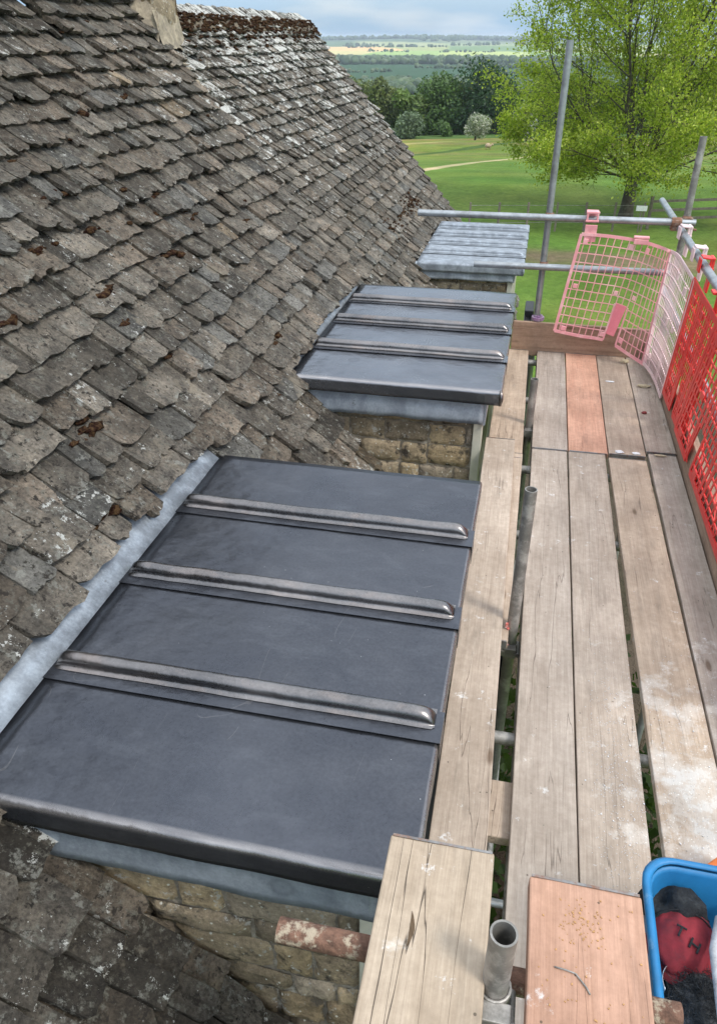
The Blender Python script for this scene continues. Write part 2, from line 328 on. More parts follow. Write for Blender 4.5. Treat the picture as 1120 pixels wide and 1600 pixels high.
# ---------------------------------------------------------------- terrain
PR = [(0, -4.6), (45, -4.7), (110, -10.3), (180, -16), (300, -30), (600, -47), (1000, -50), (2600, -50), (3300, -47), (4000, -37), (5500, -26), (6600, -24), (8000, -50), (14000, -60)]
def tz(x, y):
    r = math.hypot(x, y)
    if y < 0: r = math.hypot(x, y*.4)
    for (a, za), (b, zb) in zip(PR, PR[1:]):
        if r <= b:
            k = (r-a)/(b-a); k2 = k*k*(3-2*k); k = .5*k+.5*k2; z = za+(zb-za)*k; break
    else: z = PR[-1][1]
    th = math.degrees(math.atan2(x, y))
    s = min(1, max(0, (r-60)/150))*(1-min(1, max(0, (r-250)/500)))
    z += s*th*.11 + s*1.0
    z += min(1, max(0, (r-45)/200))*.5*MN.noise(Vector((x*.02, y*.02, 3)))
    z += min(1, max(0, (r-2800)/2500))*22*MN.noise(Vector((x*.0009, y*.0006, 5)))+min(1, max(0, (r-5000)/1500))*14*MN.noise(Vector((x*.0006, 2, 8)))
    return z
def gcol(x, y):
    r = math.hypot(x, y); th = math.degrees(math.atan2(x, y)); N = lambda s, o=0: MN.noise(Vector((x*s, y*s, o)))
    if r < 175:
        g = (.105+.02*N(.3, 1), .185+.03*N(.2, 2), .034)
        if -6.5 < x < 4.2+.5*N(.5, 3) and -5 < y < 17+.6*N(.6, 4): g = (.085, .07, .052)
        if r > 60: # rough grass bands along the slope
            k = min(1, (r-60)/70); b = sin((y*.985+x*.17+3*N(.03, 7))*.28)
            g = (g[0]*(1+.45*k*max(0, b)+.35*k), g[1]*(1-.06*k*max(0, b)), g[2]+.03*k*max(0, b))
        d = abs((y+x*.12) - 29.5 + 1.2*N(.08, 4))
        if d < 1.6 and x > -9: 
            k = max(0, 1-d/1.6); k = min(1, k*2.2)*(.75+.3*N(.9, 9)); g = tuple(a*(1-k)+b*k for a, b in zip(g, (.17, .135, .095)))
        def seg(p, q, wob=1.0):
            dx, dy = q[0]-p[0], q[1]-p[1]; L2 = dx*dx+dy*dy; t = max(-.35, min(1.6, ((x-p[0])*dx+(y-p[1])*dy)/L2)); return math.hypot(x-p[0]-t*dx, y-p[1]-t*dy)+wob*N(.15, 5)*.3
        if seg((-6.9, 57.5), (-.9, 93)) < .42: g = (.42, .38, .22)
        if seg((-17.8, 123.6), (-5.2, 157)) < 1.5: g = (.26, .27, .10)
        if seg((-13.5, 98), (-2.0, 131)) < 1.0: g = (.06, .11, .025)
        return g
    e = r*(1+.05*N(.0012, 8)) + th*r*.004
    u = th + 4*N(.0008, 11)
    if e < 700: return (.06, .12, .03)
    if e < 1120: return (.05, .10, .03) if e > 900 else ((.12, .21, .06) if (int(u/7) % 2) else (.16, .25, .08))
    if e < 1150: return (.05, .09, .03)
    if e < 1980: return (.026, .075, .03) if u < -1 or e > 1650 else (.05, .10, .045)
    if e < 2150: return (.04, .08, .03)
    if e < 2700: return (.10, .17, .06) if int((u+60)/7) % 2 else (.17, .24, .08)
    if e < 3300:  # far crops, with distant sun patches painted in as paler field colours
        i = int((u+60)/5.0); return [(.36, .46, .15), (.26, .40, .12), (.48, .46, .20), (.20, .34, .10)][(i*7+3) % 4]
    if e < 4150: 
        if -21 < u+(e-3300)*.004 < -8.5 : return (.66, .44, .20) if e < 3950 else (.55, .46, .22)
        return (.14, .24, .09) if int((u+60)/6) % 2 else (.30, .36, .14)
    if e < 5000:
        i = int((u+60)/6); return [(.24, .32, .15), (.10, .17, .08), (.30, .36, .17)][i % 3]
    if e < 5600: return (.08, .14, .08) if int((u+60)/9) % 2 else (.16, .22, .12)
    return (.045, .075, .05)
rs = [0]; r = 1.5
while r < 14500: rs.append(r); r *= 1.022 if r < 40 else (1.0095 if r < 190 else 1.016)
ths = [a for a in np.arange(-180, -40, 7.0)] + [a for a in np.arange(-40, 25, .3)] + [a for a in np.arange(25, 180, 7.0)]
mb = MB(); nth = len(ths)
for r in rs:
    for a in ths:
        x, y = r*sin(R(a)), r*cos(R(a)); mb.v.append((x, y, tz(x, y))); mb.c.append((*[max(.005, k) for k in gcol(x, y)], 1))
for i in range(len(rs)-1):
    for j in range(nth):
        k = (j+1) % nth; mb.f.append((i*nth+j, i*nth+k, (i+1)*nth+k, (i+1)*nth+j))
o = mb.build('ground', m_ground(), smooth=True); tag(o, 'green pasture falling away to a wide patchwork valley', kind='structure')

# ---------------------------------------------------------------- trees
def leaf_cloud(rg, centres, radii, n, size, cols, flat=.75):
    """leaf faces spread through several lumps; returns centres, axes, colours"""
    cs = np.array(centres); rd = np.array(radii); wts = rd**2; wts = wts/wts.sum()
    idx = rg.choice(len(cs), n, p=wts); d = rg.normal(size=(n, 3)); d /= np.linalg.norm(d, axis=1)[:, None]
    q = rg.random(n)**.35
    C = cs[idx] + d*(rd[idx]*q)[:, None]*np.array([1, 1, flat])
    U = rg.normal(size=(n, 3)); U /= np.linalg.norm(U, axis=1)[:, None]
    V = np.cross(U, d+rg.normal(size=(n, 3))*.5); V /= np.linalg.norm(V, axis=1)[:, None]+1e-9
    s = size*(.6+.8*rg.random(n))
    col = np.array(cols)[rg.integers(0, len(cols), n)]*(.75+.5*rg.random((n, 1)))
    lump = (.8+.4*rg.random(len(cs)))[idx]; col = col*lump[:, None]
    return C, U*s[:, None], V*s[:, None], col
GREENS = dict(mid=[(.065, .12, .025), (.08, .14, .032), (.05, .095, .022)], light=[(.11, .17, .035), (.09, .15, .03), (.13, .18, .05)],
              dark=[(.025, .065, .018), (.035, .08, .024), (.02, .045, .015)], grey=[(.12, .17, .09), (.15, .20, .12), (.09, .13, .07)],
              white=[(.46, .46, .40), (.30, .34, .24), (.14, .19, .09)], olive=[(.10, .125, .035), (.08, .11, .03), (.12, .145, .042)])
def small_tree(name, x, y, h, wd, kind, label, cat='tree', group=None, seed=0, n=2600, size=.30, trunk=True, lumps=9):
    rg = np.random.default_rng(seed); z = tz(x, y)
    t = empty(name, (x, y, z), label, cat, group)
    cs = []; rd = []
    for i in range(lumps):
        a = rg.random()*2*pi; k = rg.random()**.6; hh = (.28 if trunk else .12)+.62*rg.random()
        env = math.sqrt(max(.05, 1-((hh-.5)/.56)**2)); rr = wd*.5*.62*k*env
        cs.append((x+rr*cos(a), y+rr*sin(a), z+h*hh)); rd.append(wd*(.17+.12*rg.random())*env+.2)
    cs.append((x, y, z+h*.5)); rd.append(wd*.33)
    C, U, V, col = leaf_cloud(rg, cs, rd, n, size, GREENS[kind], .95)
    C[:, 2] = np.maximum(C[:, 2], z+.1)
    quadset('crown', C, U, V, LEAFD, col, t)
    m = MB(); m.tube([(x, y, z-.3), (x+.1, y, z+h*.3), (x, y+.1, z+h*.55)], [wd*.035, wd*.028, wd*.012], 7)
    for i in range(4):
        c = cs[i]; m.tube([(x, y, z+h*.25), ((x+c[0])/2, (y+c[1])/2, z+h*.42), c], [wd*.018, wd*.012, wd*.005], 5)
    m.build('trunk', BARK, t, smooth=True)
    return t
def px_at(px, rdist):   # bearing of photo column px (at horizon) -> ground x, y at a distance
    th = math.atan((px-560)/1411.0) - R(12.3); return rdist*sin(th), rdist*cos(th)
W = [ (566, 205, 12, 15, 'olive', 'olive-green bushy tree farthest left in the hedge line, against the roof slope'),
      (600, 198, 12, 13, 'olive', 'olive tree at the field edge with a rounded top just right of the roof verge'),
      (640, 196, 9, 10, 'light', 'pale yellow-green tree in a dip of the hedge line'),
      (686, 200, 12, 15, 'mid', 'tall broad mid-green tree in the middle of the hedge line'),
      (722, 206, 10.5, 11, 'olive', 'slim olive-green tree between the broad mid-green tree and the dark oak'),
      (782, 196, 14.5, 20, 'dark', 'large dark green round-crowned oak at the field edge'),
      (868, 200, 12, 14, 'mid', 'mid-green tree half hidden behind the left side of the big spring tree'),
      (930, 205, 11, 16, 'olive', 'olive tree of the hedge line seen through the big spring tree'),
      (1010, 200, 12, 16, 'dark', 'dark tree of the hedge line seen behind the big spring tree trunk'),
      (1090, 190, 12, 18, 'mid', 'mid-green tree of the hedge line at the right picture edge') ]
for i, (px, rd_, h, wd, k, lab) in enumerate(W):
    x, y = px_at(px, rd_); small_tree('field_tree', x, y, h, wd, k, lab, 'tree', 'trees along the far edge of the pasture', 10+i, 7000, .36, True, 12)
x, y = px_at(645, 178); small_tree('bush', x, y, 5.2, 8.5, 'grey', 'low grey-green bush in front of the hedge trees, beside the roof verge', 'bush', None, 40, 3600, .28, False, 7)
x, y = px_at(700, 183); small_tree('bush', x, y, 3.2, 4.5, 'mid', 'small dark rounded bush left of the white blossom tree', 'bush', None, 41, 1600, .25, False, 5)
x, y = px_at(753, 160); small_tree('blossom_tree', x, y, 4.6, 5.4, 'white', 'small round hawthorn covered in white blossom standing in the pasture', 'tree', None, 42, 6000, .15, False, 9)
x, y = px_at(838, 130); small_tree('blossom_tree', x, y, 4.6, 4.2, 'white', 'white blossoming hawthorn partly behind the left branches of the big tree', 'tree', None, 43, 6000, .12, True, 8)

# far hedges and woods: a mass nobody could count
def tree_lumps(name, pts, label, seed):
    rg = np.random.default_rng(seed); bm = bmesh.new(); bmesh.ops.create_icosphere(bm, subdivisions=2, radius=1)
    bv = np.array([v.co[:] for v in bm.verts]); bf = np.array([[v.index for v in f.verts] for f in bm.faces]); bm.free()
    n = len(pts); VV = np.empty((n, len(bv), 3)); CC = np.ones((n, len(bv), 4))
    for i, (x, y, s, c) in enumerate(pts):
        k = 1+.28*rg.normal(size=(len(bv), 1)).clip(-1.4, 1.4)*.7
        VV[i] = bv*k*np.array([s*.62, s*.62, s*.55]) + np.array([x, y, tz(x, y)+s*.42]); CC[i, :, :3] = np.array(c)*(.8+.4*rg.random((len(bv), 1)))
    F = (bf[None]+(np.arange(n)*len(bv))[:, None, None]).reshape(-1, 3)
    me = bpy.data.meshes.new(name); me.vertices.add(n*len(bv)); me.vertices.foreach_set('co', VV.ravel())
    me.loops.add(F.size); me.loops.foreach_set('vertex_index', F.ravel()); me.polygons.add(len(F)); me.polygons.foreach_set('loop_start', np.arange(len(F))*3)
    me.update(calc_edges=True); at = me.color_attributes.new('Col', 'FLOAT_COLOR', 'POINT'); at.data.foreach_set('color', CC.astype(np.float32).ravel())
    me.materials.append(LEAFD); o = bpy.data.objects.new(name, me); sc.collection.objects.link(o)
    return tag(o, label, 'woodland', kind='stuff')
rg = rnd(5); pts = []
def farcol(): return rg.choice([(.045, .085, .03), (.065, .11, .04), (.085, .13, .05), (.035, .065, .025), (.11, .15, .07)])
for i in range(2300):     # wood behind the hedge trees
    a = rg.uniform(-33, 16); r_ = rg.uniform(215, 330); pts.append((r_*sin(R(a)), r_*cos(R(a)), rg.uniform(5, 8), farcol())) if rg.random() < .2 else None
for i in range(900):     # parkland woods in the valley
    a = rg.uniform(-30, 14); r_ = rg.uniform(900, 1030)
    if MN.noise(Vector((r_*sin(R(a))*.008, r_*.01, 1))) > -.30: pts.append((r_*sin(R(a)), r_*cos(R(a)), rg.uniform(6, 9)+(r_-900)*.04, farcol()))
for i in range(900):
    a = rg.uniform(-30, 12); r_ = rg.uniform(1930, 2120)
    if MN.noise(Vector((a*.35, r_*.003, 9))) > -.28: pts.append((r_*sin(R(a)), r_*cos(R(a)), rg.uniform(8, 18), farcol()))
for r0, hh in ((1240, 4), (1500, 3.5), (1760, 5), (2550, 5), (3350, 6), (3900, 7), (4500, 10)):   # hedgerows
    for i in range(420):
        a = -30+44*i/420+rg.uniform(-.3, .3); rr = r0*(1+.025*sin(a*.35+r0)+.004*rg.random())
        if MN.noise(Vector((a*.3, r0*.01, 4))) > .0: rr *= 1+.012*rg.gauss(0, 1); pts.append((rr*sin(R(a)), rr*cos(R(a)), rg.choice([.45, .6, .8, 1.2, 1.7])*hh, farcol()))
for i in range(2200):
    a = rg.uniform(-32, 14); r_ = rg.uniform(5300, 6800)
    if r_ > 5900 or MN.noise(Vector((a*.22, r_*.0012, 19))) > .05: pts.append((r_*sin(R(a)), r_*cos(R(a)), rg.uniform(16, 27), farcol()))
tree_lumps('distant_woods', pts, 'blue-green hedges and woods spread across the distant valley', 6)

# the big spring tree
def big_tree(x, y, seed=3):
    rg = rnd(seed); z = tz(x, y); t = empty('broadleaf_tree', (x, y, z), 'large spreading tree in fresh yellow-green spring leaf, many rising limbs', 'tree')
    m = MB(); tips = []
    def grow(p, d, L_, r_, lev, rise):
        pts = [p]; n = 7 if lev == 1 else 4; q = p.copy(); dd = d.copy()
        for i in range(n):
            dd = (dd + Vector((rg.gauss(0, .10), rg.gauss(0, .10), rise))).normalized(); q = q + dd*L_/n; pts.append(q.copy())
            if lev >= 2: tips.append((q.copy(), lev))
        m.tube(pts, [max(.006, r_*(1-.75*i/n)) for i in range(n+1)], 8 if lev < 2 else 4, cap=False)
        if lev >= 4: return
        k = {1: 11, 2: 5, 3: 3}[lev]
        for i in range(k):
            s = min(n, 1+int((i+rg.random())/k*n)); base = pts[s]; dl = (pts[s]-pts[s-1]).normalized()
            ax = Vector((rg.gauss(0, 1), rg.gauss(0, 1), rg.gauss(0, .3))); ax = (ax-dl*ax.dot(dl)).normalized(); ang = rg.uniform(.45, 1.0)
            nd = (dl*cos(ang)+ax*sin(ang)).normalized(); f = 1.15-.62*s/n
            grow(base, nd, L_*(.44 if lev == 1 else .52)*f*rg.uniform(.8, 1.15), r_*.42*f, lev+1, .04)
    base = Vector((x, y, z-.3)); top = Vector((x+.05, y, z+1.7))
    m.tube([base, Vector((x, y, z+.4)), Vector((x+.03, y, z+1.2)), top, top+Vector((0, 0, .8))], [.40, .29, .25, .26, .15], 14, cap=False)
    for i in range(19):
        a = i*2.399+.9; tilt = [.05, .22, .34, .42, .5, .56, .64, .70, .78, .88, .96, 1.05, 1.15, 1.25, 1.32, .15, .3, 1.38, 1.2][i]
        d = Vector((sin(tilt)*cos(a), sin(tilt)*sin(a), cos(tilt)))
        grow(top+Vector((0, 0, -.35+.1*(i % 6))), d, (11.8*(1.0-.33*tilt)*(.78 if tilt > .9 and cos(a-3.4) > .3 else 1)), (.075 if i < 8 else .055), 1, .035)
    m.build('trunk', BARK, t, smooth=True)
    g = np.random.default_rng(seed); T = np.array([p[:] for p, l in tips])
    Lf = max(4, int(150000/len(T))); C = np.repeat(T, Lf, axis=0); n = len(C)
    C = C + g.normal(size=(n, 3))*np.array([.20, .20, .18])*(.5+g.random((n, 1)))
    keep = C[:, 2] > z+1.3; C = C[keep]; n = len(C)
    U = g.normal(size=(n, 3)); U[:, 2] -= .3; U /= np.linalg.norm(U, axis=1)[:, None]; V = np.cross(U, g.normal(size=(n, 3))); V /= np.linalg.norm(V, axis=1)[:, None]
    s = (.034+.036*g.random(n))[:, None]
    cl = np.array([(.34, .40, .055), (.27, .35, .045), (.44, .48, .11), (.17, .24, .03)])[g.integers(0, 4, n)]*(.75+.5*g.random((n, 1)))
    quadset('crown', C, U*s, V*s*1.25, LEAF, cl, t)
big_tree(3.9, 37.5)

# pasture fence behind the tree, sign, sheep
def post_rail(p, q, n, h, label, rails=3):
    p, q = Vector((*p, 0)), Vector((*q, 0)); t = empty('post_and_rail_fence', (p.x, p.y, tz(p.x, p.y)), label, 'fence')
    for i in range(n+1):
        a = p.lerp(q, i/n); z = tz(a.x, a.y); MB().box((a.x, a.y, z+h/2-.1), (.11, .11, h+.3), rz=.2+i).build('post', FENCEW, t, bevel=.01)
        if i < n:
            b = p.lerp(q, (i+1)/n); zb = tz(b.x, b.y)
            for k in range(rails):
                hh = h*(.32+.28*k); m = MB(); d = (b-a); ang = math.atan2(d.y, d.x)
                m.box(((a.x+b.x)/2, (a.y+b.y)/2-.07, (z+zb)/2+hh), (d.length, .035, .10), rz=ang, ry=-math.atan2(zb-z, d.length)).build('rail', FENCEW, t, bevel=.006)
post_rail((4.6, 35.2), (12.5, 38.5), 5, 1.25, 'weathered wooden post and rail fence right of the big tree trunk')
t = empty('wire_fence', (-1, 33, tz(-1, 33)), 'thin wire stock fence with slim dark posts crossing the grass left of the tree', 'fence')
for i in range(7):
    x = -2.6+i*1.15; y = 33.2+.25*i; MB().box((x, y, tz(x, y)+.5), (.07, .07, 1.25), rz=i).build('post', FENCEW, t)
for k in range(3):
    MB().tube([(-2.6+i*1.15, 33.2+.25*i, tz(-2.6+i*1.15, 33.2+.25*i)+.35+.33*k) for i in range(7)], .008, 5).build('wire', GALVD, t)
t = empty('field_sign', (4.15, 34.4, tz(4.15, 34.4)), 'small white notice board on a short post near the big tree trunk', 'sign')
z = tz(4.15, 34.4); MB().box((4.15, 34.4, z+.5), (.05, .05, 1.1)).build('post', FENCEW, t); MB().box((4.15, 34.36, z+.95), (.42, .02, .2)).build('board', m_simple('white_board', (.75, .76, .74), .5), t, bevel=.004)
def sheep(x, y, rz):
    z = tz(x, y); t = MB(); m = Matrix.Rotation(rz, 3, 'Z'); P = lambda a: tuple(m @ (Vector(a)*.8)+Vector((x, y, z)))
    wool = m_simple('fleece', (.40, .30, .20), .95, 0, .3, 20, bump=1, bs=.03)
    t.tube([P((-.45, 0, .62)), P((-.3, 0, .60)), P((0, 0, .58)), P((.3, 0, .62)), P((.45, 0, .68)), P((.56, 0, .76)), P((.72, 0, .72)), P((.82, 0, .64))], [.08, .24, .27, .25, .17, .11, .10, .05], 12)
    for lx, ly in ((-.3, -.12), (-.3, .12), (.3, -.12), (.3, .12)): t.tube([P((lx, ly, .55)), P((lx-.04, ly, .28)), P((lx, ly, 0))], [.09, .045, .035], 8)
    for s in (-1, 1): t.tube([P((.66, .06*s, .78)), P((.62, .17*s, .76))], [.03, .015], 6)
    t.tube([P((-.45, 0, .62)), P((-.52, 0, .42))], [.05, .03], 6)
    tag(t.build('sheep', wool, smooth=True), 'single sandy-coloured sheep standing far off in the pasture', 'sheep')
x, y = px_at(776, 108); sheep(x, y, .2)
# pale track: grass verge tufts near the house, undergrowth below the scaffold
rg = np.random.default_rng(8); n = 4500
C = np.c_[rg.uniform(-.15, 1.9, n), rg.uniform(.4, 6.5, n), np.zeros(n)]; hgt = 1.3+.9*np.sin(C[:, 1]*2.1)+.5*np.sin(C[:, 0]*5)
C[:, 2] = -4.55+rg.random(n)*np.clip(hgt, .3, 2.4); U = rg.normal(size=(n, 3)); U /= np.linalg.norm(U, axis=1)[:, None]; V = np.cross(U, rg.normal(size=(n, 3))); V /= np.linalg.norm(V, axis=1)[:, None]
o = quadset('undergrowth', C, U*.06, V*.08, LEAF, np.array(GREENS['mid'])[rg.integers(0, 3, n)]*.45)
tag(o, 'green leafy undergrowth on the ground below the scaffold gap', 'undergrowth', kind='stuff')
hz = MB().bb(-9000, 9000, -600, 15500, -80, 26); M_ = bpy.data.materials.new('haze_air'); M_.use_nodes = True; hn = M_.node_tree
hn.nodes.remove(hn.nodes['Principled BSDF']); pv = hn.nodes.new('ShaderNodeVolumePrincipled'); pv.inputs['Color'].default_value = (.80, .90, 1, 1)
pv.inputs['Density'].default_value = .00011; pv.inputs['Anisotropy'].default_value = .2; hn.links.new(pv.outputs[0], hn.nodes['Material Output'].inputs['Volume'])
tag(hz.build('haze', M_), 'thin blue haze over the valley', 'haze', kind='stuff')
#PART2
# ---------------------------------------------------------------- the house
TH = R(48); CT, ST = cos(TH), sin(TH); RX, RZ = -3.08, 2.34; YE, YB, Y0 = 11.2, 6.32, -2.2
def rp_(s, y, h=0): return (RX+s*CT+h*ST, y, RZ-s*ST+h*CT)      # roof plane point: s metres below the ridge, h off the plane
house = empty('stone_house', (-1.5, 4.5, -4.6), 'old stone cottage with a mossy stone slate roof and three lead topped dormers', 'house')
m = MB(); s1 = 4.62
def prism(y0, y1, off):
    a = rp_(-.0, 0, off); b = rp_(s1-.08, 0, off); xl = 2*RX-b[0]
    prof = [(a[0], a[2]), (b[0], b[2]), (b[0]-.12, b[2]-.05), (-.24, b[2]-.1), (xl+.3, b[2]-.1), (xl, b[2])]
    prof = [(a[0], a[2]), (b[0], b[2]), (xl, b[2])]
    vs = [(x, y, z) for y in (y0, y1) for x, z in prof]
    m.add(vs, [(0, 1, 2), (5, 4, 3), (0, 3, 4, 1), (1, 4, 5, 2), (2, 5, 3, 0)])
prism(YB+.003, YE-.06, -.125); prism(Y0, YB-.003, -.10)
m.build('roof_timbers', DARK, house)
# rear slope, plain slates
rg = rnd(77); m = MB()
for k in range(24):
    s = .42+k*.19
    for j in range(44):
        y0 = Y0+.05+j*.305+(.15 if k % 2 else 0); y1 = min(y0+.29, YE)
        g = rg.uniform(.09, .17); P = lambda ss, y, h: (2*RX-rp_(ss, y, h)[0], y, rp_(ss, y, h)[2])
        m.add([P(s-.3, y0, -.10), P(s-.3, y1, -.10), P(s, y1, -.04), P(s, y0, -.04), P(s, y1, -.07), P(s, y0, -.07)], [(0, 1, 2, 3), (3, 2, 4, 5)], (g, g*.93, g*.85, .3))
m.build('rear_slates', TILE, house)
# body walls
m = MB(); m.bb(2*RX+.24, -.22, Y0+.1, YE-.18, -5.2, -1.13, (.26, .22, .16, 1)); m.build('wall', STONE, house)
# slates of the visible slope
D = [dict(y0=1.10, y1=3.10, z=.42, xl=-1.36, xr=-.10, gap=.075), dict(y0=4.18, y1=6.20, z=.42, xl=-1.335, xr=-.07, gap=.05), dict(y0=7.98, y1=10.03, z=.19, xl=-1.13, xr=-.05, gap=.01)]
for d in D: d['s'] = (d['xl']-RX)/CT
def tiles(name, ya, yb, sa, sb, e0, e1, off, near, seed, alpha):
    rg = rnd(seed); m = MB(); rows = []
    s = sa
    while s < sb: rows.append((s, None)); s += e0+(e1-e0)*(s-sa)/(sb-sa)
    for d in D: rows.append((d['s']-d['gap'], d))
    rows.sort(key=lambda r: r[0])
    for s, dd in rows:
        e = e0+(e1-e0)*(s-sa)/(sb-sa); y = ya+rg.uniform(-.12, 0); rowshift = rg.uniform(-.01, .01)
        while y < yb:
            wd = e*rg.choice([.58, .75, .9, 1.0, 1.15, 1.35, 1.75])*rg.uniform(.93, 1.07)*(.72 if y < 1.0 else 1); a, b = max(y, ya), min(y+wd-rg.uniform(.005, .013), yb+(rg.uniform(-.02, .03)))
            y += wd
            if dd is not None and not (dd['y0']-.02 < (a+b)/2 < dd['y1']+.02): continue
            for d in D:
                sd_ = d['s']-d['gap']
                if (s > sd_+.005 and dd is not d):
                    if a < d['y1']-.03 and b > d['y0']+.05:
                        if a < d['y0']+.05: b = d['y0']+.05
                        elif b > d['y1']-.03: a = d['y1']-.03
                        else: b = a
            if b-a < .05: continue
            Ln = min(e*1.95, s-sa+.22) if s > sa+.1 else .2
            sbm = s+rowshift+rg.gauss(0, .010 if near else .005)*(2.2 if dd is not None else 1)
            th = rg.uniform(.018, .036)*(1 if near else .8); lift = (.064 if y > 1.3 else .088)*(1 if near else .78)+rg.uniform(-.004, .024); lift0 = rg.uniform(-.002, .004)
            nu, nv = (7, 5) if near else (5, 3)
            g = rg.uniform(.085, .145)*rg.choice([.68, .9, 1, 1.1, 1.15, 1.4]); hue = rg.random()
            col = (g*1.10, g*1.0, g*.87) if hue < .6 else ((g*1.17, g*1.0, g*.83) if hue < .88 else (g*1.0, g*1.0, g*.96))
            if rg.random() < .012: col = (g*1.6, g*1.3, g*.95)
            if rg.random() < .08: col = tuple(x*.62 for x in col)
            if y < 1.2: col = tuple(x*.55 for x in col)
            al = alpha(s, (a+b)/2)+rg.gauss(0, .10)
            c1, c2 = (0 if rg.random() < .35 else rg.uniform(.004, .03)), (0 if rg.random() < .35 else rg.uniform(.004, .03)); tw = rg.gauss(0, .010); sk = rg.gauss(0, .013); sd0 = rg.random()*99
            if near and rg.random() < .12: c1 += .03
            V = []
            for i in range(nu):
                u = i/(nu-1)
                for j in range(nv):
                    v = j/(nv-1); yy = a+(b-a)*u
                    edge = -c1*max(0, 1-u*4)**1.3 - c2*max(0, 1-(1-u)*4)**1.3 + .016*MN.noise(Vector((u*3, sd0, 0)))*(1 if near else .6)+.012*MN.noise(Vector((u*9, sd0, 3)))*(1 if near else .5)
                    ss = sbm-Ln*(1-v)+edge*v**3
                    yy += sk*(v-.5)+.004*MN.noise(Vector((v*5, sd0+u*9, 3)))*(1 if i in (0, nu-1) else 0)
                    h = .014*MN.noise(Vector((yy*.9, ss*.9, 2)))+lift0+(lift)*v+tw*(u-.5)*v+ .006*MN.noise(Vector((u*2.2, v*2.2, sd0)))+off
                    V.append((ss, yy, h, th*(.6 if j == nv-1 else 1)))
            top = [rp_(ss, yy, h+th) for ss, yy, h, _ in V]
            ring = [i*nv for i in range(nu)] + [(nu-1)*nv+j for j in range(1, nv)] + [i*nv+nv-1 for i in range(nu-2, -1, -1)] + [j for j in range(nv-2, 0, -1)]
            bot = [rp_(V[r][0]-.004*(1 if r % nv == nv-1 else 0), V[r][1], V[r][2]) for r in ring]
            fs = [(i*nv+j, (i+1)*nv+j, (i+1)*nv+j+1, i*nv+j+1) for i in range(nu-1) for j in range(nv-1)]
            o_ = len(top); nr = len(ring)
            fs += [(ring[k], ring[(k+1) % nr], o_+(k+1) % nr, o_+k) for k in range(nr)]
            m.add(top+bot, fs, (*col, max(0, min(1, al))))
    return m
def alpha_near(s, y): return .12+.25*max(0, MN.noise(Vector((y*.8, s*.8, 2))))
def alpha_far(s, y): return .15+.52*max(0, 1-s/2.2)+.25*MN.noise(Vector((y*1.5, s*1.5, 7)))
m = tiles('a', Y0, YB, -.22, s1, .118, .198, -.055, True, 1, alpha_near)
m2 = tiles('b', YB+.01, YE, .06, s1, .092, .165, -.085, False, 2, alpha_far)
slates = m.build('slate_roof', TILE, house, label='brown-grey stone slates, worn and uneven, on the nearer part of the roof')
slates2 = m2.build('slate_roof', TILE, house, label='smaller stone slates with white lichen on the farther part of the roof')
# ridge stones
rg = rnd(9); m = MB(); y = YB-.1
while y < YE-.05:
    Lr = rg.uniform(.38, .5); y2 = min(y+Lr, YE+.02); g = rg.uniform(.10, .15)
    pr = [(-.11, -.115), (-.07, -.06), (-.02, -.03), (.03, -.032), (.07, -.065), (.115, -.115), (.10, -.14), (0, -.10), (-.10, -.14)]
    vs = [(RX+px*rg.uniform(.95, 1.05), yy, RZ-.015+pz+rg.uniform(-.006, .006)) for yy in (y, y2-.012) for px, pz in pr]; n = len(pr)
    m.add(vs, [tuple(range(n)), tuple(range(2*n-1, n-1, -1))]+[(i, (i+1) % n, n+(i+1) % n, n+i) for i in range(n)], (g*1.45, g*1.2, g*.88, .0)); y = y2
m.build('ridge_stones', TILE, house, bevel=.012)
m = MB(); y = Y0
while y < YB:
    y2 = min(y+.45, YB); a = rp_(-.22, 0, .05); dx = a[0]+ (a[0]-RX)
    vs = [(RX+px, yy, RZ+.22+pz) for yy in (y, y2-.01) for px, pz in pr]; m.add(vs, [tuple(range(n)), tuple(range(2*n-1, n-1, -1))]+[(i, (i+1) % n, n+(i+1) % n, n+i) for i in range(n)], (.13, .115, .09, .3)); y = y2
m.build('ridge_stones', TILE, house, bevel=.012)
